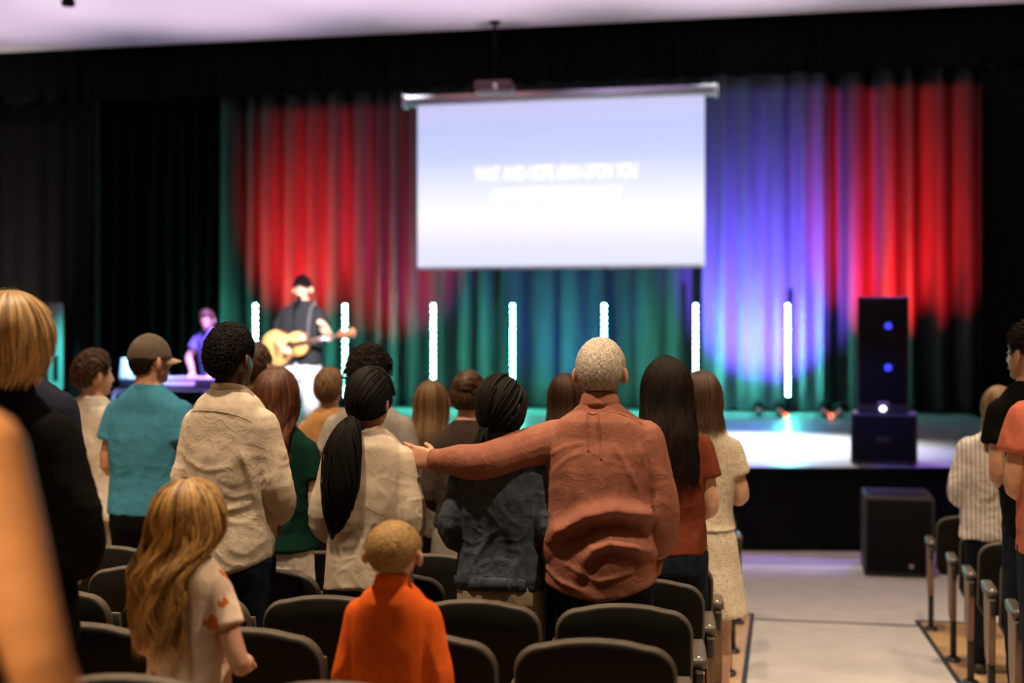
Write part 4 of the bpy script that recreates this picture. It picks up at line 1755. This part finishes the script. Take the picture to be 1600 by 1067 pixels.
def baseball_cap(col, bill_rot=0.0, bill=None):
    def f(root, hm, s, L):
        M = Matrix.Scale(s, 4) @ hm @ Matrix.Translation(HC) @ Matrix.Rotation(bill_rot, 4, 'Z')
        b = MB()
        rows = []
        R = (.0845, .105, .1195)
        for el in (90, 82, 70, 55, 40, 28, 16, 5, -2):
            rows.append([tuple(q) for q in scalp(np.linspace(-180, 180, 37)[:-1], np.full(36, float(el)) + (0 if el > 20 else 0), R)])
        grid(b, rows, M, closed=True)
        o = b.build('cap', col, root)
        sd_ = o.modifiers.new('s', 'SOLIDIFY')
        sd_.thickness = .003
        b = MB()
        rows = []
        for t in np.linspace(0, 1, 6):
            rows.append([(.075 * math.sin(a) * (1 - .12 * t), .102 * math.cos(a) * .95 + .062 * t * math.cos(a) ** .5 if math.cos(a) > 0 else .0, .004 - .02 * t - .022 * abs(math.sin(a)) ** 2 * t) for a in np.linspace(-1.25, 1.25, 15)])
        grid(b, rows, M)
        br = b.build('cap_bill', bill or col, root)
        sd_ = br.modifiers.new('s', 'SOLIDIFY')
        sd_.thickness = .004
        b = MB()
        ball(b, (0, 0, .119), (.008, .008, .005), M)
        b.build('cap_button', col, root)
    return f


def headband(col, z=.10, y=.035, glasses=False):
    def f(root, hm, s, L):
        M = Matrix.Scale(s, 4) @ hm @ Matrix.Translation(HC)
        b = MB()
        pts = [(.096 * math.cos(a), y, .126 * math.sin(a)) for a in np.linspace(.1, math.pi - .1, 18)]
        tube(b, [M @ Vector(p) for p in pts], [.006 * s] * 18, 8, 1)
        b.build('headband', col, root)
    return f


H_BLACK = hairmat('hair_black', (.0025, .002, .002), (.008, .0065, .006), .7)
H_DARK = hairmat('hair_dark_brown', (.003, .002, .0015), (.016, .008, .005), .7)
H_BROWN = hairmat('hair_brown', (.014, .006, .0035), (.11, .048, .024), .55)
H_AUBURN = hairmat('hair_auburn', (.018, .006, .003), (.17, .055, .020), .5)
H_BLOND = hairmat('hair_blond', (.12, .055, .018), (.72, .46, .20))
H_GOLD = hairmat('hair_golden', (.09, .035, .009), (.62, .36, .12))
H_DKBLOND = hairmat('hair_dark_blond', (.05, .025, .011), (.34, .19, .085), .5)
H_GREY = hairmat('hair_grey', (.22, .17, .13), (.66, .58, .50), .6)
H_BOY = hairmat('hair_sandy', (.17, .09, .032), (.56, .35, .14), .6)

C = cloth
BEIGE = C('cloth_beige_linen', (.56, .47, .38), .45, 13)
RUSTPINK = C('cloth_faded_rust', (.29, .115, .082), .45, 12)
OATMEAL = C('cloth_oatmeal_knit', (.50, .42, .34), .25, 10)
TEAL = C('cloth_teal_jersey', (.05, .215, .34), .25, 9)
WHITE = C('cloth_white_cotton', (.85, .80, .74), .3, 9)
GREYT = C('cloth_grey_jersey', (.30, .27, .25), .25, 9)
GREEN = C('cloth_dark_green', (.004, .026, .018), .25, 9)
DENIM = C('cloth_grey_denim', (.060, .074, .100), .5, 16, .35)
JEANS = C('cloth_dark_jeans', (.010, .014, .024), .45, 14, .4)
NAVY = C('cloth_navy', (.020, .024, .045), .3, 10)
BLACKC = C('cloth_black', (.0045, .004, .004), .35, 10)
KHAKI = C('cloth_khaki', (.36, .29, .20), .4, 10)
ORANGE = C('cloth_orange', (.92, .155, .025), .25, 7)
RUST = C('cloth_rust_jersey', (.17, .040, .020), .3, 9)
CORAL = C('cloth_coral', (.50, .14, .085), .25, 9)
BROWNT = C('cloth_dark_brown', (.055, .040, .034), .25, 9)
GREYP = C('cloth_grey_trousers', (.26, .23, .20), .3, 10)
LTJEAN = C('cloth_pale_jeans', (.50, .53, .60), .35, 12)
OCHRE = C('cloth_ochre', (.62, .34, .14), .3, 9)
INDIGO = C('cloth_indigo_tee', (.12, .12, .30), .3, 9)
CHAR = C('cloth_charcoal_tee', (.018, .018, .021), .3, 9)
DOTS = printed(C('cloth_dotted', (.66, .58, .46), .3, 9), 'dots')
STRIPES = printed(C('cloth_striped', (.78, .74, .70), .35, 10), 'stripes')
FLORAL = printed(C('cloth_floral', (.76, .60, .50), .3, 8), 'flowers')
CAPM = mat('cap_twill', (.10, .075, .055), rough=.9, bump=.2, bscale=300, var=.25, vscale=12)

rd = row_depth

# the old man with his arm round the two women: sharpest figure
OM_D = rd(942, 0)
person('person in a faded rust shirt, one arm stretched along the shoulders of two neighbours', 938, OM_D, 530, yaw=3, sw=.195, bulk=1.1, skin=SKIN_TAN, headw=1.07,
       hair=dict(kind='short', thick=.010, len=.020, n=7000, w=.0019, lump=14, lumpy=.12, drop=2), hcol=H_GREY, hairtop=.010, vox=.0055, keep=.5, neck=.062,
       arms=(((-.425, -.135, 1.305), (-.625, -.055, 1.298)), ((.225, -.02, 1.12), (.185, .06, .885))),
       hands={-1: dict(d=(-.93, .18, .14), n=(-.25, 1, -.1), curl=14, spread=9, size=1.05, ring=True, thumb=1.3), 1: dict(curl=30, n=(-1, .2, 0))},
       top_s=dict(col=RUSTPINK, hem=.80, ease=.020, waist=.75, curve=.055, amp=.005, freq=5, fine=.002, vox=.006, collar='shirt', cuffs=True, keep=1.0, seed=3, flare=.004, belly=.012),
       bottom=dict(col=JEANS, waist=.98), head=(-2, -4, 0),
       seams_px=[('yoke_seam', [(866, 654), (890, 647), (925, 643), (960, 645), (985, 652), (1006, 664)], .0016), ('box_pleat', [(921, 645), (921, 668), (924, 704)], .0045), ('box_pleat', [(938, 645), (940, 672), (944, 716)], .0045), ('locker_loop', [(919, 643), (930, 648), (941, 644)], .003)],
       folds_px=[([(873, 868), (893, 838), (925, 815), (965, 806), (1000, 812), (1020, 832)], .030, .040, 'over'),
                 ([(922, 892), (938, 866), (958, 856), (990, 862), (1014, 878)], .022, .026, 'over'),
                 ([(845, 900), (880, 918), (930, 925)], .012, .008),
                 ([(922, 648), (922, 676), (926, 706)], .005, -.0045), ([(935, 648), (940, 680), (944, 720)], .005, -.004),
                 ([(868, 646), (920, 642), (960, 643), (1000, 662)], .004, -.0035),
                 ([(848, 720), (885, 700), (925, 690)], .008, .004), ([(860, 745), (890, 718), (918, 705)], .007, .004),
                 ([(960, 690), (985, 730), (1005, 775)], .010, .006), ([(1000, 690), (1012, 730), (1010, 770)], .008, .006),
                 ([(880, 880), (940, 905), (1000, 896)], .010, .006)])

# braided woman under his arm
def braid_tie(root, hm, s, L):
    pass


person('person in a grey denim jacket under the outstretched rust shirt sleeve', 783, rd(783, 0), 587, yaw=4, sw=.168, female=True, skin=SKIN_DARK,
       hair=dict(kind='braids', g=.021, n=110, tie=(-.030, -.085, -.085), tail=[(-.030, -.100, -.080), (-.045, -.118, -.135), (-.075, -.115, -.20), (-.085, -.10, -.26)], tail_r=[.026, .034, .036, .026], tail_n=46, twist=.6, flat=.8),
       hcol=H_BLACK, hairtop=.020,
       top_s=dict(col=DENIM, hem=.915, ease=.022, waist=.6, amp=.008, freq=7, fine=.003, vox=.007, collar='shirt', cs=1.1, name='jacket', band=(.895, .95), keep=.8, seed=5),
       bottom=dict(col=KHAKI, waist=.98, ease=.016, amp=.006), arms=('front', 'front'), head=(-14, 4, 0))

# woman with the ponytail
person("person with a long ponytail in an oatmeal sweater, a neighbour's hand on the shoulder", 577, rd(577, 0), 577, yaw=2, sw=.160, female=True, skin=SKIN_TAN,
       hair=dict(kind='tied', g=.014, n=700, tie=(-.022, -.100, -.070), tail=[(-.022, -.098, -.068), (-.030, -.125, -.11), (-.045, -.150, -.20), (-.052, -.165, -.34), (-.068, -.165, -.46), (-.088, -.150, -.58)],
                 tail_r=[.026, .055, .082, .085, .062, .018], tail_n=520, w=.006, twist=.7, flat=.55),
       hcol=H_BLACK, hairtop=.014,
       top_s=dict(col=OATMEAL, hem=.875, ease=.022, waist=.85, amp=.008, freq=6, fine=.002, vox=.007, collar='crew', keep=.8, name='sweater', curve=-.02, flare=.004),
       bottom=dict(col=NAVY, waist=.98), head=(-14, 3, 0), arms=('front', 'front'), extras=headband(H_DARK, .1, .045))

# man in the beige shirt
person('person in a crumpled beige linen shirt with the hands held in front', 361, rd(361, 0), 505, yaw=-5, sw=.158, skin=SKIN_DARK,
       hair=dict(kind='afro', thick=.017, n=2200, curl=.006, w=.004, lump=22, lumpy=.12, drop=-2), hcol=H_BLACK, hairtop=.022,
       top_s=dict(col=BEIGE, hem=.835, ease=.018, waist=.62, curve=.05, amp=.005, freq=6, fine=.003, vox=.0065, collar='band', keep=1.0, seed=8, sleeve='long'),
       bottom=dict(col=JEANS, waist=.98), head=(-10, 2, 0), arms=(((-.172, -.02, 1.13), (-.11, .19, 1.0)), ((.19, .01, 1.13), (.11, .19, 1.0))),
       seams_px=[('yoke_seam', [(303, 645), (330, 642), (365, 643), (400, 650), (418, 660)], .0012)],
       folds_px=[([(300, 648), (360, 645), (420, 664)], .004, -.003), ([(310, 720), (350, 735), (395, 728)], .008, .004), ([(320, 790), (370, 800), (420, 785)], .010, .006),
                 ([(400, 690), (415, 740), (425, 800)], .010, .007), ([(310, 840), (350, 822), (400, 815)], .008, .005), ([(300, 690), (296, 740), (306, 790)], .008, .005)])

# child and boy in front
person('small person with long wavy hair in a pale floral dress at lower left', 296, rd(296, -2), 752, yaw=-16, sw=.165, female=True, skin=SKIN_LIGHT,
       hair=dict(kind='long', g=.022, L=.46, sp=.05, back=.035, wave=.019, wf=30, n=3000, w=.0045, tone=(.0, 1.0), fly=2.6, shell=.80, lo=.6), hcol=H_GOLD, hairtop=.026, headw=1.12,
       top_s=dict(col=FLORAL, hem=.94, ease=.014, waist=.7, amp=.006, freq=6, fine=.001, vox=.009, sleeve='short', sease=.012, collar='crew', name='dress', keep=.7, ruffle=(.965, .62, .10)),
       head=(-12, 3, 0), arms=(((-.22, -.03, 1.14), (-.14, .17, 1.04)), ((.262, -.02, 1.11), (.14, .18, 1.06))), shoes=M_SHOEW)
person('small person in a bright orange polo shirt at the bottom of the picture', 615, rd(615, -2), 815, yaw=0, sw=.160, skin=SKIN_LIGHT,
       hair=dict(kind='short', thick=.010, len=.016, n=6000, w=.002, lump=14, lumpy=.15, fade=.55, drop=0), hcol=H_BOY, hairtop=.010, headw=1.30, neck=.058,
       top_s=dict(col=ORANGE, hem=.83, ease=.020, waist=.9, amp=.008, freq=5, fine=.001, vox=.008, sleeve='long', collar='shirt', keep=.8, name='polo_shirt', seed=11),
       bottom=dict(col=NAVY, waist=.98), arms=(((-.185, -.02, 1.13), (-.18, .05, .88)), ((.185, -.02, 1.13), (.18, .05, .88))))

# left foreground
person('person in a black jacket at the left edge, behind the blurred arm', 14, rd(14, -2), 468, yaw=-4, sw=.172, female=True, skin=SKIN_LIGHT,
       hair=dict(kind='long', g=.018, L=.105, sp=.15, back=.0, wave=.016, wf=34, n=3000, w=.0045, tone=(.0, 1.0), fly=3.0, tuck=.10, shell=.7, lo=.45), hcol=H_BLOND, hairtop=.026, bulk=1.1,
       top_s=dict(col=BLACKC, hem=.80, ease=.024, waist=.7, amp=.006, freq=6, vox=.009, name='jacket', collar='shirt', cs=1.1), bottom=dict(col=BLACKC), head=(-20, 0, 0),
       arms=(('side'), ((.245, -.03, 1.12), (.12, .16, 1.0))))
person('person in a navy shirt half hidden beyond the black jacket at the left edge', 14, rd(14, -1), 455, yaw=0, sw=.205, skin=SKIN_LIGHT, hair=dict(kind='short', thick=.016, len=.03, n=700, w=.006), hcol=H_DARK,
       top_s=dict(col=NAVY, hem=.85, sleeve='long', waist=.6, collar='shirt'), bottom=dict(col=JEANS))
AD = 1.78
ax_, ay_ = at(-205, AD)
person('person very close at the left edge, seen as one blurred bare arm', -174, AD, 330, yaw=-6, sw=.185, skin=SKIN_WARM, H=1.78, female=True,
       hair=dict(kind='long', g=.016, L=.20, n=300), hcol=H_BROWN, vox=.006, keep=.6, bulk=1.1,
       top_s=dict(col=BROWNT, hem=.85, sleeve='none', ease=.008, name='sleeveless_top'), bottom=dict(col=JEANS), arms=('side', ((.285, -.06, 1.125), (.34, .0, .88))))

# rows further on
person('person in a white t-shirt between the black jacket and the teal t-shirt', 146, rd(146, 3), 548, yaw=-6, sw=.19, skin=SKIN_LIGHT,
       hair=dict(kind='curly', thick=.024, n=1300, curl=.013, w=.006, lump=24, lumpy=.5), hcol=H_BROWN, hairtop=.024,
       top_s=dict(col=WHITE, hem=.84, sleeve='short', waist=.7, collar='crew', sease=.016), bottom=dict(col=GREYP), head=(-28, 0, 0))
person('person in a teal t-shirt and a brown cap with the bill forward', 234, rd(231, 2), 521, yaw=-4, sw=.19, bulk=1.08, skin=SKIN_TAN, neck=.062,
       hair=dict(kind='short', thick=.005, len=.014, n=900, w=.004, maxel=4), hcol=H_DARK, hairtop=.018,
       top_s=dict(col=TEAL, hem=.90, sleeve='short', waist=.55, collar='crew', sease=.018, vox=.008, amp=.005, freq=6), bottom=dict(col=BLACKC), head=(-24, 2, 0), extras=baseball_cap(CAPM, -.25, mat('cap_bill_tan', (.42, .30, .22), rough=.9)))
person('person in a dark green top and white shorts right of the beige shirt', 432, rd(432, 1), 577, yaw=4, sw=.170, female=True, skin=SKIN_LIGHT,
       hair=dict(kind='long', g=.016, L=.30, sp=.5, back=.02, wave=.007, n=1500, w=.0042, tone=(.05, .9), lo=.6, shell=.8), hcol=H_AUBURN, hairtop=.018,
       top_s=dict(col=GREEN, hem=.92, sleeve='short', waist=.8, collar='crew', sease=.016, flare=.02, ease=.02), bottom=dict(col=WHITE, kind='trousers', end=.72, waist=.92, ease=.008, name='shorts'), arms=('front', 'low'), head=(-8, 2, 0))
person('person in a grey t-shirt standing beyond the oatmeal sweater', 577, rd(577, 2), 541, yaw=2, sw=.195, skin=SKIN_LIGHT,
       hair=dict(kind='curly', thick=.036, n=1700, curl=.017, w=.006, lump=18, lumpy=.5, drop=-6), hcol=H_DARK, hairtop=.036,
       top_s=dict(col=GREYT, hem=.86, sleeve='short', waist=.6, collar='crew', sease=.016), bottom=dict(col=JEANS))
person('person with long straight hair standing in line with the third light baton', 674, rd(674, 3), 597, yaw=2, sw=.165, female=True, skin=SKIN_LIGHT,
       hair=dict(kind='long', g=.016, L=.34, sp=.35, back=.02, wave=.002, n=1500, w=.0042, tone=(.05, .9)), hcol=H_DKBLOND, hairtop=.016,
       top_s=dict(col=GREYT, hem=.87, sleeve='long', waist=.7), bottom=dict(col=JEANS))
person('person in a dark brown top and pale skirt with pinned up hair', 732, rd(732, 2), 581, yaw=3, sw=.178, female=True, skin=SKIN_LIGHT,
       hair=dict(kind='tied', g=.018, n=500, tie=(0, -.105, .03), tail=[(0, -.10, .03), (.005, -.115, .04), (.0, -.12, .05)], tail_r=[.02, .03, .02], tail_n=40, bun=[((.0, -.088, .055), (.055, .045, .05))], w=.007, tone=(.1, .9)),
       hcol=H_BROWN, hairtop=.018, top_s=dict(col=BROWNT, hem=.98, sleeve='long', waist=.3, collar='crew', ease=.012), bottom=dict(col=GREYP, kind='skirt', end=.35, waist=1.02, flare=.05))
person('person wearing a dark band on the head, mostly hidden by the faded rust shirt', 884, rd(884, 3), 586, yaw=2, sw=.168, female=True, skin=SKIN_LIGHT,
       hair=dict(kind='long', g=.014, L=.26, sp=.3, n=600, w=.007), hcol=H_BROWN, hairtop=.016, top_s=dict(col=WHITE, sleeve='short'), bottom=dict(col=JEANS), extras=headband(M_BLACK, .1, .03))
person('person in a plain rust top with waist long hair, right of the faded rust shirt', 1042, rd(1042, 1), 563, yaw=6, sw=.172, female=True, skin=SKIN_LIGHT,
       hair=dict(kind='long', g=.026, L=.40, sp=.55, back=.03, wave=.006, n=2200, w=.0035, tone=(.0, .8)), hcol=H_DARK, hairtop=.022,
       top_s=dict(col=RUST, hem=.92, sleeve='short', waist=.5, collar='crew', sease=.016, amp=.007, freq=6), bottom=dict(col=JEANS, waist=1.0), arms=('front', 'front'), head=(4, 3, 0))
person('person in a cream dotted dress standing at the aisle', 1097, rd(1097, 2), 583, yaw=4, sw=.168, female=True, skin=SKIN_LIGHT,
       hair=dict(kind='long', g=.016, L=.16, sp=.3, back=.01, wave=.004, n=1500, w=.0042), hcol=H_BROWN, hairtop=.016,
       top_s=dict(col=DOTS, hem=.98, sleeve='short', waist=.2, ease=.010, sease=.016, name='dress'), bottom=dict(col=DOTS, kind='skirt', end=.55, waist=1.03, flare=.05), arms=('fold', 'fold'), head=(8, 0, 0))
person('person in an ochre shirt mostly hidden beyond the oatmeal sweater', 515, rd(515, 4), 575, sw=.17, skin=SKIN_LIGHT,
       hair=dict(kind='short', thick=.018, len=.035, n=900, w=.005), hcol=H_DKBLOND, hairtop=.016, top_s=dict(col=OCHRE, sleeve='short'), bottom=dict(col=JEANS))
person('person just visible at the right of the head above the beige shirt', 398, rd(398, 3), 537, sw=.185, skin=SKIN_LIGHT,
       hair=dict(kind='short', thick=.016, n=400, w=.007), hcol=H_BROWN, top_s=dict(col=BROWNT, sleeve='short'), bottom=dict(col=JEANS))

# right block
person('person in a white striped shirt standing in the right block', 1560, 7.55, 606, yaw=-4, sw=.198, bulk=1.1, female=True, skin=SKIN_LIGHT, group='people in the right block',
       hair=dict(kind='long', g=.014, L=.33, sp=.1, back=.02, wave=.008, n=1500, w=.0042, tone=(.15, 1.0), tuck=.12, lo=.6, shell=.75), hcol=H_DKBLOND, hairtop=.014,
       top_s=dict(col=STRIPES, hem=.84, ease=.026, waist=.9, amp=.009, freq=6, fine=.003, vox=.008, sleeve='rolled', sease=.024, collar='shirt', keep=.7, flare=.01), bottom=dict(col=JEANS), head=(-6, 3, 0),
       arms=(((-.225, -.02, 1.12), (-.15, .18, .98)), 'front'), extras=headband(M_CHROME, .1, -.02))
person('person in a black shirt at the right edge with the face turned left', 1634, 6.12, 504, yaw=10, lean=(-.075, 0), sw=.172, skin=SKIN_TAN, group='people in the right block', hair=dict(kind='curly', thick=.022, n=700, curl=.012, w=.006, fade=.5), hcol=H_DARK, hairtop=.022,
       top_s=dict(col=BLACKC, sleeve='short', collar='crew', sease=.016), bottom=dict(col=JEANS), head=(30, 0, 0), H=1.90, face=True)
person('person in a coral t-shirt cut off by the right edge', 1676, 5.4, 480, yaw=0, sw=.20, skin=SKIN_TAN, group='people in the right block', hair=dict(kind='short', thick=.014, n=400, w=.006), hcol=H_BROWN, H=1.86,
       top_s=dict(col=CORAL, sleeve='short', collar='crew', sease=.020, vox=.008), bottom=dict(col=NAVY), arms=('front', 'front'), bulk=1.1)

# ------------------------------------------------------------------ performers and their gear
SGX, SGY = at(471, 13.32)
SG_YAW = 180 - 6
singer = person('person in a charcoal t-shirt and black cap playing an acoustic guitar on stage', 471, 13.32, 425, group='musicians on the stage', yaw=SG_YAW, sw=.195, skin=SKIN_LIGHT, floor=STAGE_Z, H=1.88,
                hair=dict(kind='short', thick=.006, n=300, w=.006, maxel=4), hcol=H_DARK, face=True, head=(14, 13, 0),
                top_s=dict(col=CHAR, hem=.90, sleeve='short', waist=.5, collar='crew', sease=.018), bottom=dict(col=LTJEAN, waist=.98), extras=baseball_cap(M_BLACKFAB, 0),
                arms=(((-.30, .02, 1.16), (-.37, .27, 1.22)), ((.30, -.03, 1.15), (.10, .235, 1.085))),
                hands={-1: dict(d=(-.15, .35, .9), n=(.5, .8, .1), curl=55, spread=3), 1: dict(d=(-.8, .1, -.45), n=(-.2, -1, -.1), curl=25)}, vox=.0065, keep=.35)
M_SPRUCE = mat('guitar_spruce', (.62, .33, .11), rough=.3, var=.15, vscale=10, stretch=(8, 8, .5), coat=.4)
M_MAHOG = mat('guitar_mahogany', (.24, .08, .03), rough=.35, var=.15, vscale=12, coat=.3)
M_EBONY = mat('guitar_fretboard', (.10, .05, .03), rough=.5)
g = empty('acoustic_guitar', (SGX, SGY, STAGE_Z), math.radians(SG_YAW), 'orange brown acoustic guitar held by the singer', 'guitar')
GS = 1.88 / 1.75
Mg = Matrix.Scale(GS, 4) @ Matrix.Translation((.05, .20, 1.085)) @ Matrix.Rotation(math.radians(11), 4, 'Y') @ Matrix.Rotation(math.radians(-6), 4, 'X') @ Matrix.Scale(.9, 4)
# guitar local: x negative towards the head stock, z up, y = face outwards


def guitar_outline(k=1.0):
    pts = []
    for a in np.linspace(0, 2 * math.pi, 48, endpoint=False):
        x = .25 * math.cos(a)
        base = math.sqrt(max(0, 1 - (x / .25) ** 2))
        w = .20 if x > 0.02 else .148
        waist = 1 - .30 * math.exp(-((x + .045) / .075) ** 2)
        wid = (.148 + (.052) / (1 + math.exp(-(x - .0) / .035))) * (base ** .55) * waist
        pts.append((x * k, wid * (1 if math.sin(a) >= 0 else -1) * k))
    return pts


b = MB()
loft(b, [[(x * k, y, z * k) for x, z in guitar_outline()] for y, k in ((-.055, .97), (-.05, 1.0), (.046, 1.0))], Mg)
gb = b.build('body', M_MAHOG, g)
b = MB()
loft(b, [[(x * k, y, z * k) for x, z in guitar_outline()] for y, k in ((.046, 1.0), (.051, .985))], Mg)
b.build('top_plate', M_SPRUCE, g)
b = MB()
loft(b, [ring((-.06, .0515, 0), (.050, 0, 0), (0, 0, .050), 24), ring((-.06, .053, 0), (.049, 0, 0), (0, 0, .049), 24)], Mg)
b.build('sound_hole', M_BLACK, g)
b = MB()
box(b, .085, .115, .05, .064, -.075, .075, .004, Mg)
b.build('bridge', M_EBONY, g)
b = MB()
v = [(.02 - .01, .054, -.05), (.06, .054, -.07), (.03, .0545, -.14), (-.04, .0545, -.10), (-.05, .054, -.055)]
loft(b, [[(x, y - .003, z) for x, y, z in v], [(x, y, z) for x, y, z in v]], Mg)
b.build('pickguard', M_EBONY, g)
b = MB()
loft(b, [[(x, y, z) for y, z in ((.062, -w), (.062, w), (.046, w * .9), (.034, 0), (.046, -w * .9))] for x, w in ((-.05, .028), (-.25, .027), (-.62, .022))], Mg)
b.build('neck', M_EBONY, g)
b = MB()
loft(b, [[(x, y0, z) for y0, z in ((.044, -w), (.044, w), (.058, w), (.058, -w))] for x, w in ((-.615, .022), (-.64, .034), (-.80, .040), (-.815, .030))], Mg)
hs = b.build('headstock', M_MAHOG, g)
for i in range(3):
    for sz in (-1, 1):
        b = MB()
        tube(b, [(-.66 - i * .055, .045, sz * .034), (-.66 - i * .055, .045, sz * .062)], [.005, .010], 8, 1, False, Mg)
        b.build('tuning_peg', M_CHROME, hs)
b = MB()
for i in range(6):
    z = -.019 + i * .0076
    tube(b, [(.095, .066, z * 1.3), (-.62, .0655, z)], [.0012, .0012], 5, 1, False, Mg)
b.build('strings', M_CHROME, g)
b = MB()
P0 = Mg @ Vector((.24, -.03, .02))
P1 = Mg @ Vector((-.24, -.045, .05))
sp_ = [P0, Vector((.20, -.14, 1.15)) * GS, Vector((.02, -.155, 1.40)) * GS, Vector((-.115, -.07, 1.485)) * GS, Vector((-.135, .06, 1.435)) * GS, Vector((-.15, .145, 1.30)) * GS, P1]
tube(b, sp_, [.028] * 7, 8, 5, False, None, .12)
b.build('strap', mat('strap_webbing', (.16, .15, .16), rough=.8), g)

# microphone on its stand
mx, my = at(452, 12.95)
ms = empty('microphone_stand', (mx, my + .12, STAGE_Z), 0, 'thin black microphone stand before the guitarist', 'stand')
mzh = z_at(462, 12.95) - STAGE_Z
b = MB()
tube(b, [(0, 0, 0), (0, 0, .025)], [.14, .13], 20, 1, False)
b.build('base', M_BLACK, ms)
b = MB()
tube(b, [(0, 0, .02), (0, 0, mzh - .12)], .009, 10, 1, False)
b.build('pole', M_BLACK, ms)
b = MB()
tube(b, [(0, 0, mzh - .12), (.01, .06, mzh - .05)], .013, 10, 1)
b.build('clip', M_BLACK, ms)
mk = empty('microphone', (mx + .01, my + .18, STAGE_Z + mzh - .05), 0, 'dark handheld microphone at the singer mouth', 'microphone')
b = MB()
tube(b, [(-.004, -.06, -.05), (.0, .05, .028)], [.012, .019], 12, 1)
b.build('handle', M_BLACK, mk)
b = MB()
ball(b, (.002, .07, .042), .026)
b.build('windscreen', M_GRILLE, mk)

# keyboard player, keyboard and stand
KX0, KX1 = at(178, 14.65), at(352, 14.65)
kx, ky = (KX0[0] + KX1[0]) / 2, (KX0[1] + KX1[1]) / 2
kang = math.atan2(KX1[1] - KX0[1], KX1[0] - KX0[0])
klen = math.hypot(KX1[0] - KX0[0], KX1[1] - KX0[1])
ktop = z_at(588, 14.6) - STAGE_Z
kb = empty('keyboard', (kx, ky, STAGE_Z + ktop - .13), kang, 'dark stage piano with its back to the seats', 'keyboard')
M_KEYB = mat('piano_casing', (.013, .013, .022), rough=.4)
b = MB()
box(b, -klen / 2 + .06, klen / 2, 0, .32, 0, .105, .014)
b.build('casing', M_KEYB, kb)
b = MB()
box(b, -klen / 2 + .10, klen / 2 - .04, .13, .31, .10, .118, .003)
b.build('keys', M_WHITE, kb)
b = MB()
n_key = 0
for i in range(36):
    if i % 7 in (2, 6):
        continue
    x = -klen / 2 + .12 + i * (klen - .18) / 36
    box(b, x, x + .013, .13, .235, .118, .128)
b.build('black_keys', M_KEYB, kb)
b = MB()
box(b, -.08, .28, -.006, .002, .022, .070, .002)
b.build('rear_plate', mat('rear_plate_mauve', (.42, .33, .50), rough=.4), kb)
ks = empty('keyboard_stand', (kx, ky, STAGE_Z), kang, 'tubular stand with rounded end carrying the stage piano', 'stand')
M_TUBE = mat('stand_tube', (.34, .30, .42), rough=.35, metal=.3)
kz = ktop - .13
for yy in (.05, .27):
    b = MB()
    tube(b, [(-klen / 2 + .04, yy, 0.022), (-klen / 2 - .01, yy, kz * .5), (-klen / 2 - .02, yy, kz - .09), (-klen / 2 + .03, yy, kz - .03), (-klen / 2 + .14, yy, kz - .018), (0, yy, kz - .018), (klen / 2, yy, kz - .018)], .018, 10, 5)
    b.build('frame_tube', M_TUBE, ks)
    b = MB()
    tube(b, [(klen / 2 - .05, yy, .02), (klen / 2 - .02, yy, kz - .03)], .018, 10, 1)
    b.build('leg', M_TUBE, ks)
for xx in (-klen / 2 + .04, klen / 2 - .05):
    b = MB()
    tube(b, [(xx, -.02, .02), (xx, .36, .02)], .02, 10, 1)
    b.build('foot_tube', M_TUBE, ks)
# music sheet holder at the left end
tb = empty('tablet', (kx - klen / 2 * .82 * math.cos(kang), ky - klen / 2 * .82 * math.sin(kang) + .03, STAGE_Z + ktop - .025), kang + math.radians(-8), 'pale tablet propped on the left end of the stage piano', 'tablet')
b = MB()
Mt = Matrix.Rotation(math.radians(-14), 4, 'X')
box(b, -.072, .072, 0, .012, 0, .235, .005, Mt)
b.build('case', mat('tablet_back', (.55, .66, .68), rough=.3), tb)
b = MB()
box(b, -.060, .060, -.003, .001, .17, .215, .001, Mt)
b.build('label_strip', M_WHITE, tb)
# small amplifier
amx, amy = at(124, 14.15)
amz = z_at(590, 14.15) - STAGE_Z
amp = empty('amplifier', (amx, amy, STAGE_Z), 0, 'violet lit amplifier box between the left speaker and the piano', 'amplifier')
b = MB()
box(b, -.13, .13, 0, .26, 0, amz, .02)
b.build('cabinet', M_KEYB, amp)
b = MB()
box(b, -.11, .11, -.01, .004, .04, amz * .75, .005)
b.build('grille', M_GRILLE, amp)

kp = person('person in an indigo t-shirt bent over the stage piano', 336, 15.35, 490, group='musicians on the stage', yaw=180, sw=.185, skin=SKIN_LIGHT, floor=STAGE_Z, H=1.58,
            hair=dict(kind='curly', thick=.024, n=500, curl=.013, w=.006), hcol=H_BROWN, face=True, head=(6, -24, 0), lean=(0, .20),
            top_s=dict(col=INDIGO, hem=.90, sleeve='short', waist=.5, collar='crew', sease=.018), bottom=dict(col=JEANS, waist=.98),
            arms=(((-.27, .19, 1.13), (-.14, .37, .93)), ((.28, .19, 1.13), (.14, .37, .93))),
            hands={-1: dict(d=(.1, .9, -.25), n=(0, -.2, -1), curl=28), 1: dict(d=(-.1, .9, -.25), n=(0, -.2, -1), curl=28)})
